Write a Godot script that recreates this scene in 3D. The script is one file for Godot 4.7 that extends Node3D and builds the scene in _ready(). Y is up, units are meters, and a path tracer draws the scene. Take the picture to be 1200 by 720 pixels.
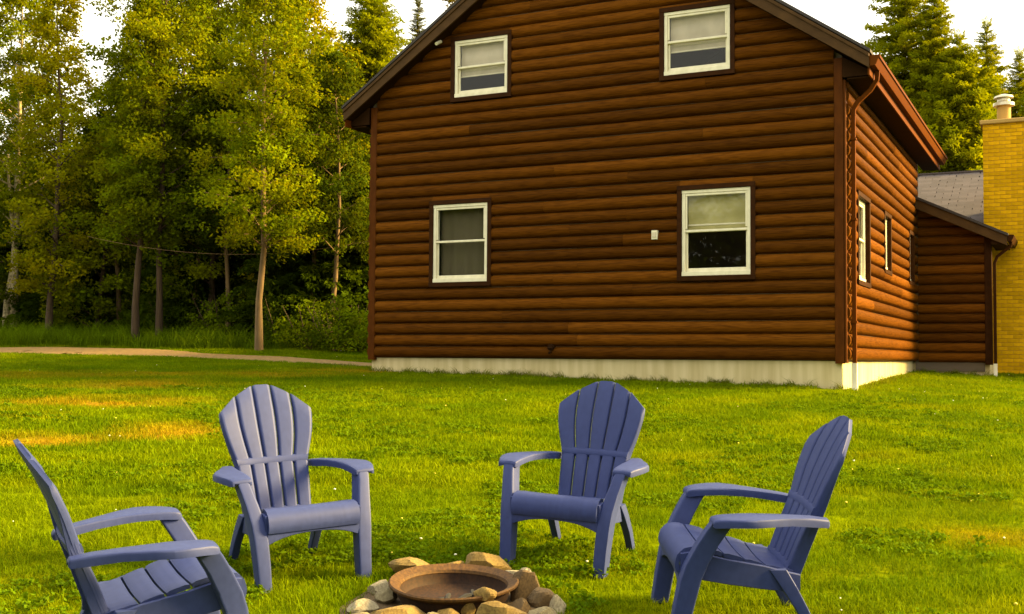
extends Node3D
# A log house at the edge of a wood, four plastic garden chairs round a stone-ringed fire bowl.

var rng := RandomNumberGenerator.new()
var mats := {}
var counts := {}

# ------------------------------------------------------------------ mesh building
class MB:
	var v := PackedVector3Array()
	var t := PackedInt32Array()
	var uv := PackedVector2Array()
	func add(p: Vector3) -> int:
		v.append(p)
		return v.size() - 1
	func tri(a: int, b: int, c: int) -> void:
		t.append(a); t.append(b); t.append(c)
	func quad(a: int, b: int, c: int, d: int) -> void:
		tri(a, b, c); tri(a, c, d)
	func loft(rings: Array, cap := true) -> void:
		var n: int = rings[0].size()
		var base := v.size()
		for r in rings:
			for p in r: v.append(p)
		for i in rings.size() - 1:
			for j in n:
				var k := (j + 1) % n
				quad(base + i * n + j, base + i * n + k, base + (i + 1) * n + k, base + (i + 1) * n + j)
		if cap:
			for e in 2:
				var ring: PackedVector3Array = PackedVector3Array(rings[0] if e == 0 else rings[rings.size() - 1])
				var c := Vector3.ZERO
				for p in ring: c += p
				c /= n
				var b2 := v.size()
				for p in ring: v.append(p)
				var ci := add(c)
				for j in n:
					var k := (j + 1) % n
					if e == 0: tri(ci, b2 + k, b2 + j)
					else: tri(ci, b2 + j, b2 + k)
	func prism(poly: PackedVector2Array, place: Transform3D, z0: float, z1: float) -> void:
		# polygon in the local xy plane of place, pulled from z0 to z1
		var idx := Geometry2D.triangulate_polygon(poly)
		var n := poly.size()
		for e in 2:
			var b := v.size()
			for p in poly: v.append(place * Vector3(p.x, p.y, z0 if e == 0 else z1))
			var area := 0.0
			for i in n: area += poly[i].x * poly[(i + 1) % n].y - poly[(i + 1) % n].x * poly[i].y
			var i := 0
			while i < idx.size():
				var ta := poly[idx[i]]; var tb := poly[idx[i + 1]]; var tc := poly[idx[i + 2]]
				var ccw := (tb - ta).cross(tc - ta) > 0.0
				if ccw == (e == 1): tri(b + idx[i], b + idx[i + 1], b + idx[i + 2])
				else: tri(b + idx[i], b + idx[i + 2], b + idx[i + 1])
				i += 3
			if e == 1:
				for j in n:
					var k := (j + 1) % n
					var q := v.size()
					v.append(place * Vector3(poly[j].x, poly[j].y, z0)); v.append(place * Vector3(poly[k].x, poly[k].y, z0))
					v.append(place * Vector3(poly[k].x, poly[k].y, z1)); v.append(place * Vector3(poly[j].x, poly[j].y, z1))
					if area > 0.0: quad(q, q + 1, q + 2, q + 3)
					else: quad(q, q + 3, q + 2, q + 1)
	func box(a: Vector3, b: Vector3, ch := 0.004) -> void:
		# a box with its four long edges chamfered
		var s := b - a
		var ax := 0
		if s.y > s.x and s.y >= s.z: ax = 1
		elif s.z > s.x and s.z > s.y: ax = 2
		var i1 := (ax + 1) % 3
		var i2 := (ax + 2) % 3
		var c: float = min(ch, min(s[i1], s[i2]) * 0.4)
		var sec := [[a[i1] + c, a[i2]], [b[i1] - c, a[i2]], [b[i1], a[i2] + c], [b[i1], b[i2] - c], [b[i1] - c, b[i2]], [a[i1] + c, b[i2]], [a[i1], b[i2] - c], [a[i1], a[i2] + c]]
		var rings := []
		for e in 2:
			var ring := PackedVector3Array()
			for q in sec:
				var p := Vector3.ZERO
				p[ax] = a[ax] if e == 0 else b[ax]
				p[i1] = q[0]; p[i2] = q[1]
				ring.append(p)
			rings.append(ring)
		loft(rings)
	func tube(path: Array, radii: Array, n := 7, squash := 1.0) -> void:
		var rings := []
		for i in path.size():
			var d: Vector3 = (path[min(i + 1, path.size() - 1)] - path[max(i - 1, 0)]).normalized()
			var s := d.cross(Vector3.FORWARD if absf(d.z) < 0.9 else Vector3.RIGHT).normalized()
			var w := d.cross(s).normalized()
			var ring := PackedVector3Array()
			for j in n:
				var a := TAU * (j + 0.5) / n
				ring.append(path[i] + (s * cos(a) + w * sin(a) * squash) * radii[i])
			rings.append(ring)
		loft(rings)
	func finish(crease := 38.0) -> ArrayMesh:
		var n := v.size()
		var vol := 0.0
		var i := 0
		while i < t.size():
			vol += v[t[i]].dot(v[t[i + 1]].cross(v[t[i + 2]]))
			i += 3
		if vol < 0.0:
			i = 0
			while i < t.size():
				var s := t[i + 1]; t[i + 1] = t[i + 2]; t[i + 2] = s
				i += 3
		# weld by position for smoothing
		var ids := {}
		var own := PackedInt32Array()
		own.resize(n)
		for k in n:
			var key := Vector3i((v[k] * 20000.0).round())
			if not ids.has(key): ids[key] = ids.size()
			own[k] = ids[key]
		var fn := PackedVector3Array()
		var around := []
		around.resize(ids.size())
		for k in ids.size(): around[k] = []
		i = 0
		while i < t.size():
			var nn := (v[t[i + 1]] - v[t[i]]).cross(v[t[i + 2]] - v[t[i]])
			fn.append(nn)
			for e in 3: around[own[t[i + e]]].append(fn.size() - 1)
			i += 3
		var cosc := cos(deg_to_rad(crease))
		var ov := PackedVector3Array(); var on := PackedVector3Array(); var ouv := PackedVector2Array()
		for f in fn.size():
			var me := fn[f].normalized()
			if me == Vector3.ZERO: continue
			for e in [0, 2, 1]:
				var vi := t[f * 3 + e]
				var acc := Vector3.ZERO
				for g in around[own[vi]]:
					if fn[g].normalized().dot(me) > cosc: acc += fn[g]
				ov.append(v[vi]); on.append(acc.normalized() if acc != Vector3.ZERO else me)
				if uv.size() == n: ouv.append(uv[vi])
		var arr := []
		arr.resize(Mesh.ARRAY_MAX)
		arr[Mesh.ARRAY_VERTEX] = ov; arr[Mesh.ARRAY_NORMAL] = on
		if ouv.size() == ov.size() and ov.size() > 0: arr[Mesh.ARRAY_TEX_UV] = ouv
		var am := ArrayMesh.new()
		am.add_surface_from_arrays(Mesh.PRIMITIVE_TRIANGLES, arr)
		return am

func numbered(called: String) -> String:
	counts[called] = counts.get(called, -1) + 1
	return called if counts[called] == 0 else "%s_%03d" % [called, counts[called]]

func part(called: String, mesh: Mesh, m: Material, parent: Node3D, at := Vector3.ZERO) -> MeshInstance3D:
	var o := MeshInstance3D.new()
	o.name = called
	o.mesh = mesh
	o.material_override = m
	o.position = at
	parent.add_child(o, true)
	return o

func group_part(called: String, parent: Node3D, place := Transform3D.IDENTITY) -> Node3D:
	var o := Node3D.new()
	o.name = called
	o.transform = place
	parent.add_child(o, true)
	return o

func tag(o: Node, label: String, category: String, group := "") -> void:
	o.set_meta("label", label)
	o.set_meta("category", category)
	if group != "": o.set_meta("group", group)

func thing(called: String, label: String, category: String, place := Transform3D.IDENTITY, group := "") -> Node3D:
	var o := Node3D.new()
	o.name = numbered(called)
	o.transform = place
	add_child(o, true)
	tag(o, label, category, group)
	return o

func boxpart(called: String, a: Vector3, b: Vector3, m: Material, parent: Node3D, ch := 0.004) -> MeshInstance3D:
	var mb := MB.new()
	mb.box(a, b, ch)
	return part(called, mb.finish(30.0), m, parent)

# ------------------------------------------------------------------ materials
func noise_tex(seed_: int, w: int, h: int, fx: float, fy: float, lo: Color, hi: Color, oct := 4, contrast := 1.0, spots := 0.0) -> ImageTexture:
	# noise that wraps both ways, from colour lo to hi (linear values)
	var n := FastNoiseLite.new()
	n.seed = seed_
	n.noise_type = FastNoiseLite.TYPE_SIMPLEX
	n.fractal_octaves = oct
	n.frequency = 1.0
	var n2 := FastNoiseLite.new()
	n2.seed = seed_ + 77
	n2.frequency = 1.0
	n2.fractal_octaves = 2
	var im := Image.create(w, h, false, Image.FORMAT_RGB8)
	for y in h:
		for x in w:
			var u := float(x) / w
			var v := float(y) / h
			var f := n.get_noise_3d(cos(u * TAU) * fx, sin(u * TAU) * fx, v * fy)
			if v > 0.8:
				var k := (v - 0.8) / 0.2
				f = lerpf(f, n.get_noise_3d(cos(u * TAU) * fx, sin(u * TAU) * fx, (v - 1.0) * fy), k)
			f = clampf(0.5 + f * contrast, 0.0, 1.0)
			var c := lo.lerp(hi, f)
			if spots > 0.0:
				var s := n2.get_noise_3d(cos(u * TAU) * fx * 5.0, sin(u * TAU) * fx * 5.0, v * fy * 5.0)
				if s > 0.55: c = c.lerp(hi, spots)
			im.set_pixel(x, y, c.linear_to_srgb())
	im.generate_mipmaps()
	return ImageTexture.create_from_image(im)

func mat(key: String, c: Color, rough := 0.7, tex: Texture2D = null, scale := Vector3.ONE, spec := 0.5) -> StandardMaterial3D:
	# c is a linear base colour
	var m := StandardMaterial3D.new()
	m.albedo_color = c.linear_to_srgb()
	m.roughness = rough
	m.metallic_specular = spec
	if tex:
		m.albedo_texture = tex
		m.uv1_triplanar = true
		m.uv1_scale = scale
	mats[key] = m
	return m

func leaf_mat(key: String, c: Color, back: Color) -> StandardMaterial3D:
	var m := mat(key, c, 0.6, null, Vector3.ONE, 0.07)
	m.vertex_color_use_as_albedo = true
	m.backlight_enabled = true
	m.backlight = back
	m.cull_mode = BaseMaterial3D.CULL_DISABLED
	return m

func make_materials() -> void:
	var grain := noise_tex(3, 1024, 256, 2.6, 20.0, Color(0.52, 0.48, 0.42), Color(1.12, 1.12, 1.1), 5, 1.0)
	for i in 6:
		var k: float = [1.0, 0.78, 1.14, 0.9, 1.34, 0.68][i]
		var m := mat("log%d" % i, Color(0.104 * k, 0.035 * k, 0.0025 * k), 0.5, grain, Vector3.ONE, 0.09)
		m.uv1_triplanar = false
	mat("trim", Color(0.036, 0.012, 0.002), 0.55, noise_tex(5, 256, 256, 1.0, 9.0, Color(0.7, 0.7, 0.7), Color(1, 1, 1)), Vector3(0.7, 0.7, 0.7), 0.15)
	mat("corner", Color(0.085, 0.024, 0.002), 0.5, mats.trim.albedo_texture, Vector3(1.2, 0.4, 1.2), 0.15)
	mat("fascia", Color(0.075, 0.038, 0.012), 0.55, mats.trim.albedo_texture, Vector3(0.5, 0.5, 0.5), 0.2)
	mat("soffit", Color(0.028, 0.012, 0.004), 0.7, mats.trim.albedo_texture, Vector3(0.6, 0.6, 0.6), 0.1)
	mat("gutter", Color(0.095, 0.026, 0.002), 0.6, null, Vector3.ONE, 0.12)
	mat("white", Color(0.76, 0.71, 0.52), 0.45, noise_tex(8, 128, 128, 1.0, 3.0, Color(0.86, 0.85, 0.82), Color(1, 1, 1)), Vector3(1.3, 1.3, 1.3))
	mat("blind", Color(0.44, 0.40, 0.16), 0.85, noise_tex(9, 128, 128, 0.5, 2.0, Color(0.8, 0.8, 0.78), Color(1, 1, 1)), Vector3(1, 1, 1))
	mat("blind_pale", Color(0.58, 0.51, 0.37), 0.85, mats.blind.albedo_texture, Vector3(1, 1, 1))
	mat("pane_grey_sheet", Color(0.085, 0.072, 0.035), 0.9)
	mat("interior", Color(0.12, 0.09, 0.06), 0.9)
	mat("concrete", Color(0.60, 0.51, 0.29), 0.9, noise_tex(11, 512, 256, 3.0, 1.6, Color(0.78, 0.75, 0.66), Color(1.0, 1.0, 1.0), 5, 0.9), Vector3(0.3, 0.3, 0.3), 0.1)
	mat("roofing", Color(0.045, 0.036, 0.033), 0.9, noise_tex(12, 256, 256, 6.0, 20.0, Color(0.6, 0.6, 0.6), Color(1.1, 1.1, 1.1)), Vector3(1, 1, 1))
	for i in 4:
		var k2: float = [1.0, 0.8, 1.15, 0.9][i]
		mat("shingle%d" % i, Color(0.075 * k2, 0.06 * k2, 0.062 * k2), 0.9, mats.roofing.albedo_texture, Vector3(2, 2, 2))
		mat("brick%d" % i, Color(0.62, 0.34, 0.005) * [1.0, 0.82, 1.1, 0.9][i], 0.85, mats.blind.albedo_texture, Vector3(3, 3, 3), 0.1)
	mat("mortar", Color(0.42, 0.23, 0.006), 0.95)
	mat("cap", Color(0.38, 0.24, 0.06), 0.9)
	var met := mat("flue", Color(0.55, 0.5, 0.36), 0.35)
	met.metallic = 0.7
	mat("plastic", Color(0.030, 0.044, 0.155), 0.55, noise_tex(14, 256, 256, 3.0, 12.0, Color(0.82, 0.83, 0.85), Color(1, 1, 1), 5), Vector3(1.5, 1.5, 1.5), 0.34)
	mat("rust", Color(0.095, 0.043, 0.006), 0.75, noise_tex(16, 256, 256, 3.0, 14.0, Color(0.35, 0.30, 0.26), Color(1.0, 1.0, 1.0), 5, 1.2), Vector3(3, 3, 3), 0.4)
	mat("rust_dark", Color(0.032, 0.011, 0.002), 0.8, mats.rust.albedo_texture, Vector3(3, 3, 3), 0.4)
	var stex := noise_tex(18, 256, 256, 3.0, 14.0, Color(0.42, 0.38, 0.34), Color(1.1, 1.1, 1.1), 5, 1.1)
	mat("stone_tan", Color(0.24, 0.155, 0.035), 0.9, stex, Vector3(4, 4, 4))
	mat("stone_grey", Color(0.20, 0.165, 0.085), 0.9, stex, Vector3(4, 4, 4))
	mat("stone_pale", Color(0.33, 0.28, 0.17), 0.9, stex, Vector3(4, 4, 4))
	mat("stone_brown", Color(0.12, 0.075, 0.028), 0.9, stex, Vector3(4, 4, 4))
	var g := mat("glass", Color(0.01, 0.01, 0.01), 0.02, null, Vector3.ONE, 0.3)
	g.transparency = BaseMaterial3D.TRANSPARENCY_ALPHA
	g.albedo_color.a = 0.06
	var bark := noise_tex(20, 256, 256, 4.0, 3.0, Color(0.4, 0.38, 0.35), Color(1.1, 1.1, 1.1), 5, 1.1)
	mat("bark_dark", Color(0.075, 0.045, 0.02), 0.95, bark, Vector3(1.5, 0.5, 1.5))
	mat("bark_pale", Color(0.42, 0.34, 0.18), 0.9, noise_tex(21, 256, 256, 2.0, 9.0, Color(0.3, 0.28, 0.25), Color(1.1, 1.1, 1.1), 4, 1.2), Vector3(1, 1, 1))
	mat("bark_tan", Color(0.19, 0.12, 0.05), 0.95, bark, Vector3(1.5, 0.5, 1.5))
	leaf_mat("leaf", Color(1, 1, 1), Color(1.0, 0.9, 0.3))
	leaf_mat("needle", Color(1, 1, 1), Color(0.9, 0.88, 0.2))
	leaf_mat("blade", Color(1, 1, 1), Color(0.9, 0.86, 0.3))
	mat("char", Color(0.012, 0.011, 0.010), 0.9)
	mat("petal", Color(0.75, 0.72, 0.55), 0.8)
	mat("dirt", Color(0.24, 0.14, 0.028), 0.95, noise_tex(23, 256, 256, 3.0, 12.0, Color(0.62, 0.58, 0.5), Color(1.1, 1.1, 1.1), 5), Vector3(0.5, 0.5, 0.5))
	var gm := mat("ground", Color(1, 1, 1), 0.95, noise_tex(25, 512, 512, 5.0, 26.0, Color(0.45, 0.5, 0.5), Color(1.15, 1.1, 1.0), 5, 1.1), Vector3(0.45, 0.45, 0.45), 0.05)
	gm.uv1_world_triplanar = true
	gm.vertex_color_use_as_albedo = true

# ------------------------------------------------------------------ ground shape
const PROFILE := [[-40, -2.2], [-5, -0.85], [0, -0.45], [3, -0.19], [6, 0.05], [9, 0.29], [12, 0.54], [15.5, 0.81], [18.7, 0.95], [21, 1.05], [25, 1.27], [28, 1.43], [32, 1.8], [45, 2.4], [90, 3.4], [400, 6.0]]
var bumps := FastNoiseLite.new()
var patchy := FastNoiseLite.new()

func ground_y(x: float, d: float) -> float:
	var y := 0.0
	for i in PROFILE.size() - 1:
		if d <= PROFILE[i + 1][0]:
			y = lerpf(PROFILE[i][1], PROFILE[i + 1][1], (d - PROFILE[i][0]) / (PROFILE[i + 1][0] - PROFILE[i][0]))
			break
	y -= 0.03 * clampf(x - 4.0, 0.0, 6.0)
	return y + bumps.get_noise_2d(x, d) * 0.02

const DRY := [[-4.6, 13.4, 1.1, 0.45, 1.0], [-3.3, 11.05, 0.5, 0.5, 1.0], [-4.5, 10.5, 0.75, 0.4, 0.9], [-4.4, 17.6, 1.6, 0.7, 0.7], [-7.0, 17.2, 1.6, 0.8, 0.55], [2.95, 6.95, 0.35, 0.28, 0.55], [-2.6, 18.8, 0.9, 0.5, 0.8], [-5.9, 12.2, 0.9, 0.4, 0.6], [-2.1, 9.9, 0.3, 0.3, 0.35], [-5.0, 15.4, 1.2, 0.6, 0.5], [1.9, 9.6, 0.6, 0.4, 0.3]]
func dryness(x: float, d: float) -> float:
	var k := 0.0
	for e in DRY:
		var q := Vector2((x - e[0]) / e[2], (d - e[1]) / e[3]).length()
		k = maxf(k, e[4] * clampf(1.6 - q, 0.0, 1.1) * 0.9)
	var n := patchy.get_noise_2d(x * 1.0, d * 2.0)
	k = clampf(k * 0.85 + n * 0.9 * (0.25 + k) - 0.02, 0.0, 1.0)
	return k

const PATH := [[1.5, 19.8, 0.5], [-2.6, 20.9, 0.5], [-5.0, 22.9, 0.65], [-7.0, 24.0, 0.8], [-8.9, 25.2, 1.5], [-10.4, 25.5, 1.6], [-12.0, 25.4, 1.1], [-16.0, 24.6, 1.1], [-24.0, 23.5, 1.1]]
func path_gap(x: float, d: float) -> float:
	# metres from the edge of the path, below zero on it
	var best := 99.0
	for i in PATH.size() - 1:
		var a := Vector2(PATH[i][0], PATH[i][1]); var b := Vector2(PATH[i + 1][0], PATH[i + 1][1])
		var p := Vector2(x, d)
		var t := clampf((p - a).dot(b - a) / (b - a).length_squared(), 0.0, 1.0)
		best = minf(best, p.distance_to(a.lerp(b, t)) - lerpf(PATH[i][2], PATH[i + 1][2], t))
	return best

var house_at := Vector3(4.386, 0, -15.5)
var house_turn := deg_to_rad(-26.404)
var house_inv: Transform3D
func in_house(x: float, d: float) -> bool:
	var p := house_inv * Vector3(x, 0, -d)
	return (p.x > -7.55 and p.x < 0.2 and p.z < 0.02) or (p.x > 0.0 and p.x < 1.5 and p.z < -7.3) or (p.x > 1.0 and p.x < 3.2 and p.z < -8.5)

# ------------------------------------------------------------------ scatter
func scatter(called: String, mesh: Mesh, m: Material, places: Array, colors: Array, parent: Node) -> MultiMeshInstance3D:
	var mm := MultiMesh.new()
	mm.transform_format = MultiMesh.TRANSFORM_3D
	mm.use_colors = true
	mm.mesh = mesh
	mm.instance_count = places.size()
	for i in places.size():
		mm.set_instance_transform(i, places[i])
		mm.set_instance_color(i, colors[i])
	var o := MultiMeshInstance3D.new()
	o.name = called
	o.multimesh = mm
	o.material_override = m
	o.set_meta("kind", "stuff")
	parent.add_child(o, true)
	return o

func raw_mesh(v: PackedVector3Array) -> ArrayMesh:
	var arr := []
	arr.resize(Mesh.ARRAY_MAX)
	arr[Mesh.ARRAY_VERTEX] = v
	var nn := PackedVector3Array()
	var i := 0
	while i < v.size():
		var n := (v[i + 2] - v[i]).cross(v[i + 1] - v[i]).normalized()
		for e in 3: nn.append(n)
		i += 3
	arr[Mesh.ARRAY_NORMAL] = nn
	var am := ArrayMesh.new()
	am.add_surface_from_arrays(Mesh.PRIMITIVE_TRIANGLES, arr)
	return am

func rnd(a: float, b: float) -> float:
	return rng.randf_range(a, b)

func rdir() -> Vector3:
	return Vector3(rng.randfn(), rng.randfn(), rng.randfn()).normalized()

func grass_tuft(n: int, rad: float, h0: float, h1: float, w: float) -> ArrayMesh:
	var v := PackedVector3Array()
	for i in n:
		var a := rnd(0, TAU)
		var r := rad * sqrt(rng.randf())
		var p := Vector3(cos(a) * r, -0.01, sin(a) * r)
		var h := rnd(h0, h1)
		var lean := Vector3(rng.randfn(), 0, rng.randfn()) * h * 0.38
		var s := Vector3(cos(a * 7.0), 0, sin(a * 7.0)) * w * rnd(0.7, 1.3)
		var m := p + Vector3.UP * h * 0.6 + lean * 0.4
		var t := p + Vector3.UP * h * rnd(0.85, 1.0) + lean * 1.15
		v.append_array([p - s, p + s, m + s * 0.8, p - s, m + s * 0.8, m - s * 0.8, m - s * 0.8, m + s * 0.8, t])
	return raw_mesh(v)

func leaf_clump(n: int, rad: float, flat: float, l: float) -> ArrayMesh:
	var v := PackedVector3Array()
	for i in n:
		var p := rdir() * rad * pow(rng.randf(), 0.45)
		p.y *= flat
		var up := (rdir() + Vector3.UP * 0.6).normalized()
		var d := rdir()
		d = (d - up * d.dot(up)).normalized()
		var s := up.cross(d) * l * rnd(0.3, 0.42)
		var k := l * rnd(0.7, 1.25)
		var mid := p + d * k * 0.45 - up * l * 0.08
		v.append_array([p, mid + s, p + d * k, p, p + d * k, mid - s])
	return raw_mesh(v)

func needle_frond() -> ArrayMesh:
	# a spruce branch one metre long along +x, twigs to both sides, hanging a little
	var v := PackedVector3Array()
	for i in 20:
		var f := (i + 0.6) / 20.0
		for s in [-1, 1]:
			var base := Vector3(f, -0.14 * f * f + 0.03 * rng.randfn(), 0.0)
			var l := (0.36 * (1.0 - f) + 0.10) * rnd(0.6, 1.25) * minf(1.0, 0.45 + f * 2.4)
			var dir := Vector3(0.62, rnd(-0.35, 0.2), s * 0.8).normalized()
			var tip := base + dir * l
			for q in 4:
				var b2 := base.lerp(tip, 0.02 + 0.24 * q)
				var e := base.lerp(tip, 0.36 + 0.24 * q) + Vector3(0.02, rnd(-0.10, 0.07), rnd(-0.06, 0.06))
				var side := dir.cross(Vector3.UP.rotated(dir, rnd(-1.4, 1.4))).normalized() * rnd(0.022, 0.045)
				var m := b2.lerp(e, 0.5)
				v.append_array([b2, m + side, e, b2, e, m - side])
	v.append_array([Vector3(0, 0.01, 0), Vector3(0, -0.01, 0.01), Vector3(1, -0.12, 0)])
	return raw_mesh(v)

# ------------------------------------------------------------------ trees
var clumps := []
var fronds := []

func ground_place(x: float, d: float, turn := 0.0) -> Transform3D:
	return Transform3D(Basis(Vector3.UP, turn), Vector3(x, ground_y(x, d) - 0.03, -d))

func broadleaf(called: String, label: String, px: float, d: float, h: float, cr: float, from: float, bark: String, opts := {}) -> void:
	# px is the bearing as metres sideways per metre of depth
	var x := px * d
	rng.seed = hash(called) + int(px * 10000.0) + int(d * 100)
	var t := thing(called, label, opts.get("cat", "tree"), ground_place(x, d), opts.get("group", "broadleaf trees at the edge of the wood"))
	var r0: float = opts.get("r", h * 0.0125)
	var mb := MB.new()
	var path := []
	var radii := []
	var bend: Vector3 = Vector3(rnd(-0.25, 0.25), 0, rnd(-0.25, 0.25)) * float(opts.get("bend", 1.0))
	for i in 9:
		var f := i / 8.0
		path.append(Vector3(sin(f * 3.0) * bend.x, h * 0.96 * f, sin(f * 2.3) * bend.z) + Vector3(rng.randfn(), 0, rng.randfn()) * 0.03 * h * 0.1)
		radii.append(r0 * (1.0 - 0.86 * f) * (1.25 if i == 0 else 1.0))
	mb.tube(path, radii, 8)
	if opts.get("fork", false): mb.tube([Vector3(-0.16, -0.05, 0.1), Vector3(-0.14, 1.0, 0.08), Vector3(0.02, 2.2, 0.02), Vector3(-0.3, 5.0, 0)], [r0 * 0.9, r0 * 0.7, r0 * 0.6, r0 * 0.2], 8)
	var places := []
	var cols := []
	var nb: int = int(opts.get("boughs", 26) * 1.7)
	var per: int = int(opts.get("per", 26) * 0.8)
	var tint: Color = opts.get("tint", Color(0.075, 0.10, 0.008))
	for i in nb:
		var hf := from + (1.0 - from) * (float(i) + rng.randf()) / nb
		var rel := (hf - from) / (1.0 - from)
		var env := cr * pow(sin(PI * clampf(0.26 + 0.70 * rel, 0.0, 1.0)), 0.8)
		var a := i * 2.4 + rnd(-0.6, 0.6)
		var rr := env * rnd(0.55, 1.15)
		var k := hf * 8.0
		var top: Vector3 = path[int(clampf(floor(k), 0, 8))]
		var on := Vector3(top.x, h * hf - rr * rnd(0.15, 0.5) , top.z)
		var c := Vector3(top.x, h * hf, top.z) + Vector3(cos(a), 0, sin(a)) * rr
		var bow := on.lerp(c, 0.55) + Vector3(0, 0.16 * rr, 0)
		mb.tube([on, bow, c], [r0 * 0.34 * (1.0 - 0.7 * hf), r0 * 0.2 * (1.0 - 0.7 * hf), 0.006], 5)
		var bc := tint.lerp(Color(tint.r * 1.65, tint.g * 1.3, tint.b), rng.randf()) * rnd(0.7, 1.15)
		var side := Vector3(-sin(a), 0, cos(a))
		for j in per:
			var f := 0.25 + 0.85 * pow(rng.randf(), 0.7)
			var p := on.lerp(bow, minf(f * 1.8, 1.0)).lerp(c, maxf(0.0, f - 0.55) / 0.45) if f < 1.0 else c + (c - bow) * (f - 1.0)
			var q := side * rng.randfn() * (0.16 + 0.2 * rr) * (1.15 - 0.6 * f) + Vector3(0, rng.randfn() * 0.11 - 0.05, 0) + Vector3(rng.randfn(), 0, rng.randfn()) * 0.07
			var b := Basis.from_euler(Vector3(rnd(-0.5, 0.5), rnd(0, TAU), rnd(-0.5, 0.5))).scaled(Vector3.ONE * rnd(0.6, 1.1))
			places.append(Transform3D(b, p + q))
			var cc := bc * rnd(0.8, 1.2)
			cc.a = 1.0
			cols.append(cc)
	part("trunk", mb.finish(60.0), mats[bark], t)
	scatter("crown", clumps[rng.randi() % clumps.size()], mats.leaf, places, cols, t)

func conifer(called: String, label: String, px: float, d: float, h: float, cr: float, opts := {}) -> void:
	var x := px * d
	rng.seed = hash(called) + int(px * 10000.0) + int(d * 100)
	var t := thing(called, label, "tree", ground_place(x, d), opts.get("group", "conifers behind the house"))
	var mb := MB.new()
	var r0 := h * 0.014
	mb.tube([Vector3(0, -0.1, 0), Vector3(0.03, h * 0.35, 0.02), Vector3(-0.02, h * 0.7, 0), Vector3(0, h, 0)], [r0 * 1.2, r0 * 0.8, r0 * 0.42, 0.012], 8)
	part("trunk", mb.finish(60.0), mats.bark_dark, t)
	var places := []
	var cols := []
	var tint: Color = opts.get("tint", Color(0.075, 0.085, 0.010))
	var from: float = opts.get("from", 0.12)
	var y := h * from
	var gap: float = opts.get("gap", 0.27)
	var ragged: float = opts.get("ragged", 0.35)
	while y < h - 0.1:
		var rel := (h - y) / h
		var env := cr * pow(rel / (1.0 - from), 0.8) + 0.12
		var n := int(6 + 5 * rel)
		var a0 := rnd(0, TAU)
		for i in n:
			var l := env * rnd(1.0 - ragged, 1.0 + ragged * 0.6)
			var a := a0 + TAU * i / n + rnd(-0.35, 0.35)
			var pitch := 0.45 - 0.75 * rel * 0.9 + rnd(-0.2, 0.2)
			var b := Basis(Vector3.UP, a) * Basis(Vector3.BACK, pitch) * Basis(Vector3.RIGHT, rnd(-0.3, 0.3))
			b = b.scaled_local(Vector3(l, minf(l, 1.4) * 0.9, minf(l, 1.6) * rnd(0.75, 1.05)))
			places.append(Transform3D(b, Vector3(0, y + rnd(-0.12, 0.12), 0)))
			var c := tint.lerp(Color(tint.r * 1.9, tint.g * 1.6, tint.b), rng.randf() * rng.randf()) * rnd(0.75, 1.2)
			c.a = 1.0
			cols.append(c)
		y += gap * 0.62 * (0.55 + 0.6 * rel)
	for i in 3:
		places.append(Transform3D(Basis(Vector3.UP, i * 2.1) * Basis(Vector3.BACK, 1.35) * Basis.from_scale(Vector3(0.5, 0.4, 0.35)), Vector3(0, h - 0.3, 0)))
		cols.append(Color(tint.r * 1.4, tint.g * 1.3, tint.b))
	scatter("crown", fronds[rng.randi() % fronds.size()], mats.needle, places, cols, t)

func shrub(called: String, label: String, px: float, d: float, w: float, h: float, tint: Color, n: int) -> void:
	var x := px * d
	rng.seed = hash(called) + int(px * 10000.0)
	var t := thing(called, label, "shrub", ground_place(x, d), "undergrowth shrubs at the edge of the wood")
	var mb := MB.new()
	for i in 6:
		var a := rnd(0, TAU)
		mb.tube([Vector3(0, -0.05, 0), Vector3(cos(a) * w * 0.25, h * 0.4, sin(a) * w * 0.25), Vector3(cos(a) * w * 0.4, h * 0.8, sin(a) * w * 0.4)], [0.02, 0.014, 0.005], 5)
	part("stem", mb.finish(60.0), mats.bark_dark, t)
	var places := []
	var cols := []
	for i in n:
		var q := rdir() * pow(rng.randf(), 0.4)
		q = Vector3(q.x * w * 0.5, absf(q.y) * h * 0.85 + 0.1, q.z * w * 0.4)
		places.append(Transform3D(Basis(Vector3.UP, rnd(0, TAU)).scaled(Vector3.ONE * rnd(0.5, 0.95)), q))
		var c := tint * rnd(0.7, 1.3)
		c.a = 1.0
		cols.append(c)
	scatter("foliage", clumps[rng.randi() % clumps.size()], mats.leaf, places, cols, t)

# ------------------------------------------------------------------ the house
const LOG := 0.1848
const SILL := 1.19

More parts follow.
